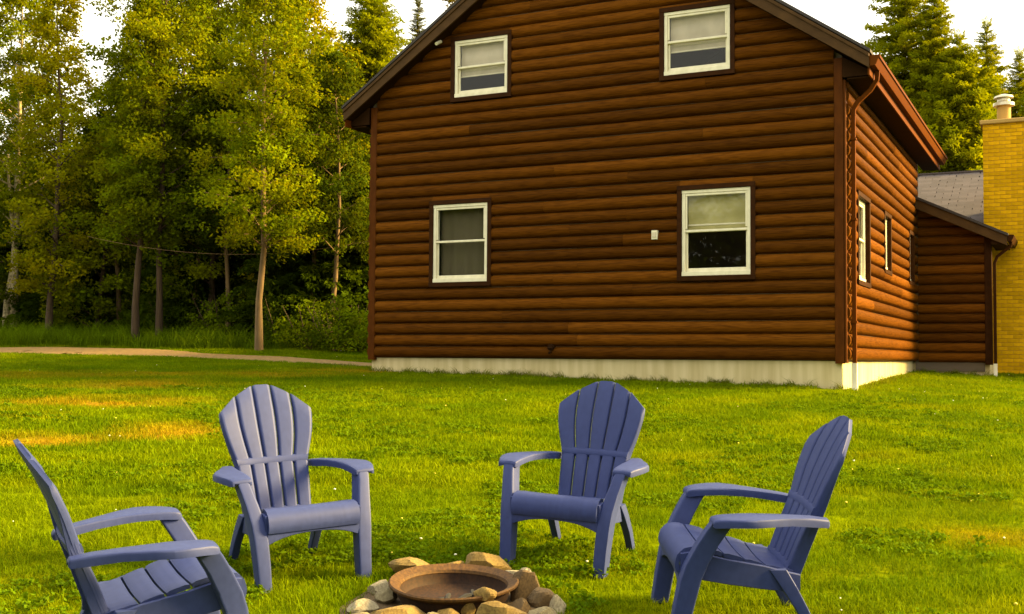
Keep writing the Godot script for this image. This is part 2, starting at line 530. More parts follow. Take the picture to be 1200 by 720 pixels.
func one_log(parent: Node3D, y: float, h: float, ends: Callable, m: Material, t0 := 0.0, t1 := 1.0) -> void:
	# ends(y) gives the log's two end positions at a height; the profile is a half round
	var mb := MB.new()
	var n := 9
	var e0: Vector2 = ends.call(y + h * 0.5)
	if e0.y - e0.x < 0.06: return
	var u0 := rng.randf() * 10.0
	var v0 := rng.randf()
	var prof := []
	for i in n + 1:
		var t := lerpf(t0, t1, float(i) / n)
		prof.append(Vector2(0.004 + 0.068 * sqrt(maxf(0.0, 1.0 - pow(absf(2.0 * t - 1.0), 2.1))), y + 0.002 + t * (h - 0.004)))
	var wob := rng.randf() * 6.0
	var seg := int(clampf((e0.y - e0.x) / 0.9, 1, 8))
	for s in seg + 1:
		for i in n + 1:
			var e: Vector2 = ends.call(prof[i].y)
			var f := float(s) / seg
			var x := lerpf(e.x, e.y, f)
			var w := 0.0025 * sin(x * 1.7 + wob) if s > 0 and s < seg else 0.0
			mb.add(Vector3(x, prof[i].y + w, prof[i].x + w))
			mb.uv.append(Vector2(x * 0.19 + u0, float(i) / n * 0.55 + v0))
	for s in seg:
		for i in n:
			var a := s * (n + 1) + i
			mb.quad(a, a + n + 1, a + n + 2, a + 1)
	for e in 2:
		var b := mb.v.size()
		for i in n + 1:
			var q := (e * seg) * (n + 1) + i
			mb.add(mb.v[q]); mb.uv.append(mb.uv[q] + Vector2(0, 0.3))
		for i in range(1, n):
			if e == 0: mb.tri(b, b + i, b + i + 1)
			else: mb.tri(b, b + i + 1, b + i)
	part("log", mb.finish(50.0), m, parent)

func log_wall(parent: Node3D, bottom: float, top: float, ends: Callable, holes: Array, low_tone := 0) -> void:
	var y := bottom
	var row := 0
	while y < top - 0.01:
		var h: float = minf(LOG, top - y)
		var spans := [[null, null]]
		var cuts := []
		for w in holes:
			if y + h > w[2] - 0.005 and y < w[3] + 0.005:
				cuts.append([w[0] - 0.03, w[1] + 0.03])
				# what is left of the log above or below the window
				var mid := func(_yy: float) -> Vector2: return Vector2(w[0] - 0.029, w[1] + 0.029)
				if y < w[2] - 0.04: one_log(parent, y, h, mid, mats["log%d" % (rng.randi() % 6)], 0.0, (w[2] - 0.02 - y) / h)
				elif y + h > w[3] + 0.04: one_log(parent, y, h, mid, mats["log%d" % (rng.randi() % 6)], (w[3] + 0.02 - y) / h, 1.0)
		cuts.sort_custom(func(a, b): return a[0] < b[0])
		var left = null
		var list := []
		for c in cuts:
			list.append([left, c[0]])
			left = c[1]
		list.append([left, null])
		for s in list:
			var l = s[0]
			var r = s[1]
			var f := func(yy: float) -> Vector2:
				var e: Vector2 = ends.call(yy)
				return Vector2(e.x if l == null else l, e.y if r == null else r)
			var e1: Vector2 = f.call(y + h * 0.5)
			var tone := rng.randi() % 6
			if e1.y - e1.x > 2.6 and rng.randf() < 0.75:
				# a butt joint somewhere along the row
				var jx := lerpf(e1.x, e1.y, rnd(0.2, 0.8))
				one_log(parent, y, h, func(yy: float) -> Vector2: return Vector2(f.call(yy).x, jx - 0.0015), mats["log%d" % tone])
				one_log(parent, y, h, func(yy: float) -> Vector2: return Vector2(jx + 0.0015, f.call(yy).y), mats["log%d" % ((tone + rng.randi() % 3) % 6)])
			else: one_log(parent, y, h, f, mats["log%d" % tone])
		y += LOG
		row += 1

func window(parent: Node3D, place: Transform3D, w: Array, style: String, label := "", recess := 0.0) -> void:
	var x0: float = w[0]; var x1: float = w[1]; var y0: float = w[2]; var y1: float = w[3]
	var o := group_part("window", parent, place)
	if label != "": o.set_meta("label", label)
	var t := 0.07
	var z1 := 0.078
	var mb := MB.new()
	mb.box(Vector3(x0 - t, y1 + 0.001, 0.002), Vector3(x1 + t, y1 + t, z1 + 0.004))
	mb.box(Vector3(x0 - t, y0 - t, 0.002), Vector3(x1 + t, y0 - 0.001, z1 + 0.004))
	mb.box(Vector3(x0 - t, y0, 0.002), Vector3(x0 - 0.001, y1, z1))
	mb.box(Vector3(x1 + 0.001, y0, 0.002), Vector3(x1 + t, y1, z1))
	part("trim", mb.finish(30.0), mats.trim, o)
	if recess > 0.0:
		# set back in the wall: everything but the trim sits deeper
		var inner := group_part("casement", o, Transform3D(Basis.IDENTITY, Vector3(0, 0, -recess)))
		o = inner
	mb = MB.new()
	var f := 0.048
	mb.box(Vector3(x0, y1 - f, -0.06), Vector3(x1, y1, 0.062))
	mb.box(Vector3(x0, y0, -0.06), Vector3(x1, y0 + f * 1.25, 0.07))
	mb.box(Vector3(x0, y0 + f * 1.25 + 0.001, -0.06), Vector3(x0 + f, y1 - f - 0.001, 0.06))
	mb.box(Vector3(x1 - f, y0 + f * 1.25 + 0.001, -0.06), Vector3(x1, y1 - f - 0.001, 0.06))
	part("frame", mb.finish(30.0), mats.white, o)
	var xa := x0 + f + 0.002
	var xb := x1 - f - 0.002
	var ya := y0 + f * 1.25 + 0.002
	var yb := y1 - f - 0.002
	var ym := ya + (yb - ya) * 0.52
	for k in 2:
		var lo := ym - 0.018 if k == 0 else ya
		var hi := yb if k == 0 else ym + 0.018
		var za := 0.022 if k == 0 else -0.012
		var s := 0.026
		mb = MB.new()
		mb.box(Vector3(xa, hi - 0.034, za), Vector3(xb, hi, za + 0.03))
		mb.box(Vector3(xa, lo, za), Vector3(xb, lo + (0.034 if k == 0 else 0.05), za + 0.03))
		mb.box(Vector3(xa, lo + 0.052, za + 0.001), Vector3(xa + s, hi - 0.035, za + 0.029))
		mb.box(Vector3(xb - s, lo + 0.052, za + 0.001), Vector3(xb, hi - 0.035, za + 0.029))
		part("sash", mb.finish(30.0), mats.white, o)
		boxpart("pane", Vector3(xa + 0.01, lo + 0.02, za + 0.013), Vector3(xb - 0.01, hi - 0.02, za + 0.017), mats.glass, o, 0.0005)
	if style == "bare":
		# added dim folded sheet, standing in for screen grey and reflections in the glass
		mb = MB.new()
		var cr := []
		for i in 25:
			var f2 := i / 24.0
			cr.append(PackedVector3Array([Vector3(lerpf(xa, xb, f2), ya, -0.11 + 0.02 * sin(i * 1.1)), Vector3(lerpf(xa, xb, f2), yb, -0.11 + 0.012 * sin(i * 1.1)), Vector3(lerpf(xa, xb, f2), yb, -0.115 + 0.012 * sin(i * 1.1)), Vector3(lerpf(xa, xb, f2), ya, -0.115 + 0.02 * sin(i * 1.1))]))
		mb.loft(cr)
		part("pane_grey_sheet", mb.finish(60.0), mats.pane_grey_sheet, o)
	var low := {"half": ym + 0.005, "long": ya + (yb - ya) * 0.26, "wide": ym - 0.12, "bare": 99.0, "clear": 99.0}[style] as float
	if low < 90.0:
		var bm: Material = mats.blind if style == "half" else mats.blind_pale
		mb = MB.new()
		# a softly waved roller blind
		var nn := 12
		for i in nn + 1:
			var yy := lerpf(low, yb + 0.02, float(i) / nn)
			var zz := -0.05 + 0.006 * sin(i * 1.3) 
			mb.add(Vector3(xa + 0.012, yy, zz)); mb.add(Vector3(xb - 0.012, yy, zz + 0.004))
			mb.add(Vector3(xa + 0.012, yy, zz - 0.004)); mb.add(Vector3(xb - 0.012, yy, zz))
			if i > 0:
				var q := i * 4
				mb.quad(q - 4, q - 3, q + 1, q); mb.quad(q - 2, q + 2, q + 3, q - 1)
		part("blind", mb.finish(60.0), bm, o)
		boxpart("blind_bar", Vector3(xa + 0.01, low + 0.075, -0.046), Vector3(xb - 0.01, low + 0.1, -0.036), mats.white, o)
		boxpart("blind_bar", Vector3(xa + 0.01, low - 0.02, -0.054), Vector3(xb - 0.01, low, -0.036), mats.white, o)

func backing(parent: Node3D, place: Transform3D, poly: PackedVector2Array, holes: Array) -> void:
	var c := CSGCombiner3D.new()
	c.name = "wall_backing"
	c.transform = place
	var p := CSGPolygon3D.new()
	p.name = "sheet"
	p.polygon = poly
	p.mode = CSGPolygon3D.MODE_DEPTH
	p.depth = 0.12
	p.material = mats.interior
	c.add_child(p)
	for w in holes:
		var b := CSGBox3D.new()
		b.name = "opening"
		b.operation = CSGShape3D.OPERATION_SUBTRACTION
		b.size = Vector3(w[1] - w[0], w[3] - w[2], 0.6)
		b.position = Vector3((w[0] + w[1]) * 0.5, (w[2] + w[3]) * 0.5, 0)
		b.material = mats.interior
		c.add_child(b, true)
	parent.add_child(c, true)

func rake_y(x: float) -> float:
	return 8.2 - 0.69 * absf(x + 3.685)

func build_house() -> void:
	rng.seed = 41
	var h := thing("log_house", "dark brown log house with steep gable, low side wing and yellow brick chimney", "house", Transform3D(Basis(Vector3.UP, house_turn), house_at))
	var side := Transform3D(Basis(Vector3(0, 0, -1), Vector3(0, 1, 0), Vector3(1, 0, 0)), Vector3(0.12, 0, 0))
	var wing := Transform3D(Basis.IDENTITY, Vector3(0, 0, -7.3))
	var wf := [[-6.28, -5.305, 2.385, 3.625], [-2.15, -1.15, 2.385, 3.62], [-5.915, -4.975, 5.325, 6.235], [-2.42, -1.44, 5.315, 6.245]]
	var ws := [[0.72, 1.62, 2.33, 3.52], [3.15, 3.75, 2.66, 3.52], [6.1, 6.65, 2.66, 3.52]]
	# walls of single logs
	var fw := group_part("front_wall", h)
	log_wall(fw, SILL, 7.85, func(y: float) -> Vector2:
		var half: float = (8.2 - 0.2 - y) / 0.69
		return Vector2(maxf(-7.37, -3.685 - half), minf(-0.001, -3.685 + half)), wf)
	var sw := group_part("side_wall", h, side)
	log_wall(sw, SILL, 5.0, func(_y: float) -> Vector2: return Vector2(0.002, 7.36), ws)
	var gw := group_part("wing_wall", h, wing)
	log_wall(gw, SILL - 0.02, 4.2, func(y: float) -> Vector2: return Vector2(0.19, minf(1.37, 0.26 + (4.29 - 0.2 - y) / 0.48)), [])
	# sheets behind the logs close the rooms
	backing(h, Transform3D.IDENTITY, PackedVector2Array([Vector2(-7.49, 1.195), Vector2(0.1, 1.195), Vector2(0.1, 5.35), Vector2(-3.685, 7.98), Vector2(-7.49, 5.35)]), wf)
	backing(h, side.translated(Vector3(-0.003, 0, 0)), PackedVector2Array([Vector2(0.125, 1.195), Vector2(7.3, 1.195), Vector2(7.3, 5.3), Vector2(0.125, 5.3)]), ws)
	boxpart("wall_backing", Vector3(-7.49, 1.0, -8.0), Vector3(-7.38, 5.3, -0.125), mats.interior, h)
	var mb := MB.new()
	mb.prism(PackedVector2Array([Vector2(-7.49, 1.0), Vector2(0.1, 1.0), Vector2(0.1, 5.35), Vector2(-3.685, 7.98), Vector2(-7.49, 5.35)]), Transform3D.IDENTITY, -8.12, -8.0)
	part("wall_backing", mb.finish(), mats.interior, h)
	boxpart("floor", Vector3(-7.37, 1.1, -7.99), Vector3(-0.02, 1.25, -0.13), mats.interior, h)
	boxpart("upper_floor", Vector3(-7.37, 4.15, -7.99), Vector3(-0.02, 4.35, -0.13), mats.interior, h)
	boxpart("partition", Vector3(-3.8, 1.26, -7.9), Vector3(-3.7, 4.14, -0.14), mats.interior, h)
	boxpart("partition", Vector3(-7.3, 1.26, -3.6), Vector3(-0.1, 4.14, -3.5), mats.interior, h)
	# left long side
	var lw := group_part("far_side_wall", h, Transform3D(Basis(Vector3(0, 0, 1), Vector3(0, 1, 0), Vector3(-1, 0, 0)), Vector3(-7.49, 0, -8.0)))
	log_wall(lw, SILL, 5.0, func(_y: float) -> Vector2: return Vector2(0, 7.99), [])
	# foundation
	boxpart("foundation", Vector3(-7.47, 0.3, -8.0), Vector3(0.07, SILL - 0.004, -0.02), mats.concrete, h, 0.01)
	boxpart("foundation", Vector3(0.08, 0.3, -10.0), Vector3(1.44, SILL - 0.03, -7.33), mats.concrete, h, 0.01)
	# corner boards
	for x in [-7.49, 0.002]:
		boxpart("corner_board", Vector3(x, SILL - 0.04, -0.02), Vector3(x + 0.118, 5.3, 0.075), mats.corner, h, 0.008)
	boxpart("corner_board", Vector3(0.122, SILL - 0.03, -0.06), Vector3(0.155, 5.0, 0.06), mats.corner, h, 0.006)
	boxpart("corner_board", Vector3(1.37, SILL - 0.06, -7.38), Vector3(1.5, 3.7, -7.23), mats.trim, h, 0.008)
	for w in wf.size():
		window(h, Transform3D.IDENTITY, wf[w], ["bare", "half", "wide", "wide"][w], ["window with dark bare glass", "window with a cream blind over its upper half", "gable window with a pale blind", "gable window with a pale blind"][w])
	for w in ws: window(h, side, w, "clear", "", 0.05)
	# roof
	var roof := group_part("roof", h)
	for s in [-1, 1]:
		var cx := -3.685
		var tip: float = cx + s * 4.19
		mb = MB.new()
		mb.prism(PackedVector2Array([Vector2(cx, 8.22), Vector2(tip + s * 0.02, rake_y(tip) + 0.006), Vector2(tip + s * 0.02, rake_y(tip) - 0.036), Vector2(cx, 8.16)]), Transform3D.IDENTITY, -8.25, 0.335)
		part("shingle_layer", mb.finish(), mats.roofing, roof)
		mb = MB.new()
		mb.prism(PackedVector2Array([Vector2(cx, 8.155), Vector2(tip, rake_y(tip) - 0.04), Vector2(tip, rake_y(tip) - 0.235), Vector2(cx, 7.93)]), Transform3D.IDENTITY, 0.27, 0.305)
		part("rake_board", mb.finish(), mats.fascia, roof)
		mb = MB.new()
		mb.prism(PackedVector2Array([Vector2(cx, 8.155), Vector2(tip, rake_y(tip) - 0.04), Vector2(tip, rake_y(tip) - 0.09), Vector2(cx, 8.1)]), Transform3D.IDENTITY, 0.307, 0.325)
		part("rake_trim", mb.finish(), mats.fascia, roof)
		mb = MB.new()
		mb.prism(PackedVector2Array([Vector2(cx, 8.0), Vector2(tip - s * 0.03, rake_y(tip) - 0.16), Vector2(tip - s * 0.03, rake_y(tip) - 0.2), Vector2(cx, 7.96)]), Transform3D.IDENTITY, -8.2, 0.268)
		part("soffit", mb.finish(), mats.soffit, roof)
		# level eave soffit and its boxed end
		var wx := 0.185 if s > 0 else -7.555
		mb = MB.new()
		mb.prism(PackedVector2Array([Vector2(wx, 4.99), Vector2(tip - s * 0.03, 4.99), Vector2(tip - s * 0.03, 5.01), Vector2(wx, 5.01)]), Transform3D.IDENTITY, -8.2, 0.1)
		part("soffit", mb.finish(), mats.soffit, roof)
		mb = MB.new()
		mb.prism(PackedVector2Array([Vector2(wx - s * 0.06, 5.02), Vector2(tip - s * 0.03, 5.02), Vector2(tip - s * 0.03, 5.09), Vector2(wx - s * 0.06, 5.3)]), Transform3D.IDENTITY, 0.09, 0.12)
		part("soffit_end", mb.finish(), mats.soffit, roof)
		boxpart("eave_board", Vector3(minf(tip, tip - s * 0.025), 4.985, -8.22), Vector3(maxf(tip, tip - s * 0.025), 5.24, 0.265), mats.gutter, roof)
	# gutter on the right eave: a thin channel
	var g := PackedVector2Array([Vector2(0.508, 5.24), Vector2(0.508, 5.1), Vector2(0.58, 5.1), Vector2(0.6, 5.14), Vector2(0.625, 5.2), Vector2(0.64, 5.2), Vector2(0.64, 5.24), Vector2(0.63, 5.24), Vector2(0.63, 5.212), Vector2(0.617, 5.212), Vector2(0.59, 5.15), Vector2(0.574, 5.11), Vector2(0.516, 5.11), Vector2(0.516, 5.24)])
	mb = MB.new()
	mb.prism(g, Transform3D.IDENTITY, -8.3, 0.28)
	mb.prism(PackedVector2Array([Vector2(0.508, 5.239), Vector2(0.508, 5.1), Vector2(0.58, 5.1), Vector2(0.625, 5.2), Vector2(0.64, 5.239)]), Transform3D.IDENTITY, 0.281, 0.286)
	part("gutter", mb.finish(), mats.gutter, h)
	mb = MB.new()
	mb.tube([Vector3(0.56, 5.11, -0.06), Vector3(0.55, 4.98, -0.06), Vector3(0.46, 4.86, -0.1), Vector3(0.29, 4.72, -0.13), Vector3(0.225, 4.62, -0.14), Vector3(0.222, 4.4, -0.14), Vector3(0.222, SILL - 0.06, -0.14)], [0.038, 0.038, 0.038, 0.038, 0.038, 0.038, 0.038], 4)
	part("downspout", mb.finish(), mats.gutter, h)
	mb = MB.new()
	mb.tube([Vector3(0.33, 4.77, -0.13), Vector3(0.27, 4.7, -0.135), Vector3(0.224, 4.62, -0.14), Vector3(0.222, 4.54, -0.14)], [0.043, 0.043, 0.043, 0.043], 4)
	part("downspout_elbow", mb.finish(), mats.gutter, h)
	mb = MB.new()
	mb.tube([Vector3(0.222, SILL - 0.03, -0.14), Vector3(0.222, 0.9, -0.14), Vector3(0.23, 0.72, -0.1)], [0.05, 0.05, 0.052], 4)
	part("downspout_end", mb.finish(), mats.white, h)
	for y in [1.7, 3.1, 4.2]:
		boxpart("strap", Vector3(0.18, y, -0.185), Vector3(0.262, y + 0.03, -0.095), mats.gutter, h)
	# wing: slab roof falling to the right
	var wr := group_part("wing_roof", h)
	var wy := func(x: float) -> float: return 4.29 - 0.48 * (x - 0.26)
	mb = MB.new()
	mb.prism(PackedVector2Array([Vector2(0.18, wy.call(0.18)), Vector2(1.8, wy.call(1.8)), Vector2(1.8, wy.call(1.8) - 0.05), Vector2(0.18, wy.call(0.18) - 0.05)]), Transform3D.IDENTITY, -8.45, -6.97)
	part("shingle_layer", mb.finish(), mats.roofing, wr)
	mb = MB.new()
	mb.prism(PackedVector2Array([Vector2(0.18, wy.call(0.18) - 0.053), Vector2(1.78, wy.call(1.78) - 0.053), Vector2(1.78, wy.call(1.78) - 0.23), Vector2(1.6, wy.call(1.6) - 0.235), Vector2(0.18, wy.call(0.18) - 0.235)]), Transform3D.IDENTITY, -7.03, -7.0)
	part("rake_board", mb.finish(), mats.fascia, wr)
	mb = MB.new()
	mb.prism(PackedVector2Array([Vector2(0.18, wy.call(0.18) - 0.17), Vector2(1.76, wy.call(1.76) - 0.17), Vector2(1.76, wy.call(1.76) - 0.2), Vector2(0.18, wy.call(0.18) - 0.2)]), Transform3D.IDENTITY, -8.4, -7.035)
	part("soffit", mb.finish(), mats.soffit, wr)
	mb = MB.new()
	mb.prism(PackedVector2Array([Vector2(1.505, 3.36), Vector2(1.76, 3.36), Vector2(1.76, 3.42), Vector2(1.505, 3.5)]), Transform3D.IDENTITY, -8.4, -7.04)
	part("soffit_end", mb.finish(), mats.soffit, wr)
	mb = MB.new()
	mb.prism(PackedVector2Array([Vector2(1.79, 3.53), Vector2(1.785, 3.40), Vector2(1.85, 3.40), Vector2(1.885, 3.47), Vector2(1.9, 3.52)]), Transform3D.IDENTITY, -8.45, -7.0)
	part("gutter", mb.finish(), mats.trim, h)
	mb = MB.new()
	mb.tube([Vector3(1.84, 3.41, -7.12), Vector3(1.83, 3.32, -7.12), Vector3(1.6, 3.14, -7.16), Vector3(1.55, 3.02, -7.17), Vector3(1.55, 1.15, -7.17)], [0.038, 0.038, 0.038, 0.038, 0.038], 4)
	part("downspout", mb.finish(), mats.trim, h)
	mb = MB.new()
	mb.tube([Vector3(1.55, 1.15, -7.17), Vector3(1.55, 0.95, -7.16), Vector3(1.56, 0.86, -7.1)], [0.043, 0.043, 0.044], 4)
	part("downspout_end", mb.finish(), mats.white, h)
	boxpart("wing_side_wall", Vector3(1.3, 1.0, -8.6), Vector3(1.42, 3.45, -7.39), mats.interior, h)
	mb = MB.new()
	mb.prism(PackedVector2Array([Vector2(0.13, 1.0), Vector2(1.36, 1.0), Vector2(1.36, 3.5), Vector2(0.13, 4.09)]), Transform3D.IDENTITY, -7.4, -7.302)
	part("wall_backing", mb.finish(), mats.interior, h)
	# rear wing whose roof rises away behind the low wing
	boxpart("rear_wing_wall", Vector3(0.13, 0.9, -15.3), Vector3(7.2, 3.75, -9.2), mats.interior, h)
	var rr := group_part("rear_roof", h)
	mb = MB.new()
	mb.prism(PackedVector2Array([Vector2(8.66, 3.877), Vector2(12.0, 5.48), Vector2(15.6, 3.76), Vector2(15.6, 3.66), Vector2(12.0, 5.36), Vector2(8.66, 3.757)]), Transform3D(Basis(Vector3(0, 0, -1), Vector3(0, 1, 0), Vector3(1, 0, 0)), Vector3.ZERO), -1.2, 7.5)
	part("roof_deck", mb.finish(), mats.shingle1, rr)
	boxpart("ridge_cap", Vector3(-1.2, 5.475, -12.12), Vector3(7.5, 5.515, -11.9), mats.shingle1, rr)
	var up := Vector3(0, 0.433, -0.901)   # up the slope
	var nor := Vector3(0, 0.901, 0.433)
	var tile := MB.new()
	tile.box(Vector3(0.004, 0, -0.155), Vector3(0.325, 0.012, 0.0), 0.002)
	var tile_mesh := tile.finish(30.0)
	var rest := MB.new()
	for row in 27:
		for k in 23:
			var x := k * 0.33 - (0.165 if row % 2 else 0.0) + rnd(-0.01, 0.01) - 0.66
			if row < 2: continue
			var p := Vector3(x, 3.8, -8.5) + up * (row * 0.14 + 0.02) + nor * 0.009
			var b := Basis(Vector3.RIGHT, Vector3(0, 0.901, 0.433).rotated(Vector3.RIGHT, 0.05), -Vector3(0, 0.433, -0.901).rotated(Vector3.RIGHT, 0.05))
			if x < 1.6:
				var o := part("shingle", tile_mesh, mats["shingle%d" % (rng.randi() % 4)], rr)
				o.transform = Transform3D(b, p)
			else:
				var q := Transform3D(b, p)
				var base := rest.v.size()
				for vv in tile.v: rest.v.append(q * vv)
				for tt in tile.t: rest.t.append(base + tt)
	var ro := part("shingle_courses", rest.finish(30.0), mats.shingle0, rr)
	ro.set_meta("kind", "stuff")
	# chimney
	var ch := group_part("chimney", h, Transform3D(Basis.IDENTITY, Vector3(1.28, 0, -8.5)))
	ch.set_meta("label", "broad chimney of yellow brick")
	boxpart("chimney_core", Vector3(0.006, 0.4, -0.9), Vector3(1.6, 5.9, -0.006), mats.mortar, ch, 0.002)
	var bmb := MB.new()
	bmb.box(Vector3(0, 0, -0.09), Vector3(0.197, 0.0655, 0.0), 0.003)
	var bm := bmb.finish(30.0)
	var hmb := MB.new()
	hmb.box(Vector3(0, 0, -0.09), Vector3(0.095, 0.0655, 0.0), 0.003)
	var hm := hmb.finish(30.0)
	var others := MB.new()
	var yb := 0.8
	var rowb := 0
	while yb < 5.86:
		for k in 9:
			var x := k * 0.207 - (0.1035 if rowb % 2 else 0.0)
			var half := x < 0.0
			if half: x = 0.0
			if x + 0.1 > 1.6: continue
			var pz := rnd(-0.002, 0.003)
			if x < 0.83 :
				part("brick", hm if half else bm, mats["brick%d" % (rng.randi() % 4)], ch, Vector3(x + (0.0 if half else 0.0), yb, pz))
			else:
				var base := others.v.size()
				for vv in bmb.v: others.v.append(vv + Vector3(x, yb, pz))
				for tt in bmb.t: others.t.append(base + tt)
		yb += 0.0765
		rowb += 1
	var oo := part("brick_courses", others.finish(30.0), mats.brick0, ch)
	oo.set_meta("kind", "stuff")
	boxpart("cap", Vector3(-0.05, 5.88, -0.95), Vector3(1.65, 5.965, 0.055), mats.cap, ch, 0.015)
	mb = MB.new()
	mb.tube([Vector3(0.37, 5.96, -0.4), Vector3(0.37, 6.3, -0.4)], [0.13, 0.13], 16)
	part("flue", mb.finish(), mats.cap, ch)
	mb = MB.new()
	for e in [[6.3, 6.36, 0.2, 0.2], [6.36, 6.4, 0.15, 0.12], [6.4, 6.46, 0.12, 0.12], [6.46, 6.5, 0.19, 0.17], [6.5, 6.54, 0.17, 0.05]]:
		mb.tube([Vector3(0.37, e[0], -0.4), Vector3(0.37, e[1], -0.4)], [e[2], e[3]], 16)
	part("flue_hood", mb.finish(), mats.flue, ch)
	# small things screwed to the front wall
	var bx := group_part("outlet_box", h)
	boxpart("cover", Vector3(-2.6, 2.93, 0.03), Vector3(-2.51, 3.06, 0.1), mats.white, bx, 0.01)
	boxpart("lid", Vector3(-2.585, 2.96, 0.1), Vector3(-2.525, 3.03, 0.112), mats.blind_pale, bx, 0.006)
	mb = MB.new()
	mb.tube([Vector3(-4.2, 1.36, 0.03), Vector3(-4.2, 1.36, 0.095)], [0.055, 0.05], 14)
	mb.tube([Vector3(-4.2, 1.3, 0.08), Vector3(-4.2, 1.27, 0.14)], [0.018, 0.018], 8)
	mb.tube([Vector3(-4.24, 1.35, 0.11), Vector3(-4.16, 1.35, 0.11)], [0.012, 0.012], 6)
	part("hose_tap", mb.finish(), mats.soffit, h)
	mb = MB.new()
	mb.tube([Vector3(-6.16, 6.18, 0.24), Vector3(-6.16, 6.25, 0.1)], [0.025, 0.03], 8)
	part("hook", mb.finish(), mats.white, h)

# ------------------------------------------------------------------ chairs
func back_point(x: float, y: float) -> Vector3:
	# middle surface of the reclined, slightly dished back
	var ks := [[0.24, -0.175], [0.40, -0.235], [0.54, -0.295], [0.68, -0.348], [0.80, -0.402], [0.95, -0.485]]
	var z := -0.485
	for i in ks.size() - 1:
		if y <= ks[i + 1][0]:
			z = lerpf(ks[i][1], ks[i + 1][1], (y - ks[i][0]) / (ks[i + 1][0] - ks[i][0]))
			break
	return Vector3(x, y, z + 0.34 * x * x)

func back_half(y: float) -> float:
	if y < 0.54: return lerpf(0.185, 0.205, clampf((y - 0.26) / 0.28, 0, 1))
	return lerpf(0.205, 0.265, sin(clampf((y - 0.54) / 0.27, 0, 1) * PI * 0.5))

func back_top(s: float) -> float:
	return 0.805 + 0.14 * (1.0 - pow(absf(s), 1.75))

func slab_section(c: Vector3, across: Vector3, out: Vector3, hw: float, th: float, b := 0.006) -> PackedVector3Array:
	var r := PackedVector3Array()
	for q in [[-hw, -th], [hw, -th], [hw, th - b], [hw - b * 0.35, th - b * 0.3], [hw - b, th], [-hw + b, th], [-hw + b * 0.35, th - b * 0.3], [-hw, th - b]]:
		r.append(c + across * q[0] + out * q[1])
	return r

func rsec(c: Vector3, hx: float, hz: float, b := 0.012) -> PackedVector3Array:
	var r := PackedVector3Array()
	for q in [[-hx + b, -hz], [hx - b, -hz], [hx - b * 0.3, -hz + b * 0.3], [hx, -hz + b], [hx, hz - b], [hx - b * 0.3, hz - b * 0.3], [hx - b, hz], [-hx + b, hz], [-hx + b * 0.3, hz - b * 0.3], [-hx, hz - b], [-hx, -hz + b], [-hx + b * 0.3, -hz + b * 0.3]]:
		r.append(c + Vector3(q[0], 0, q[1]))
	return r

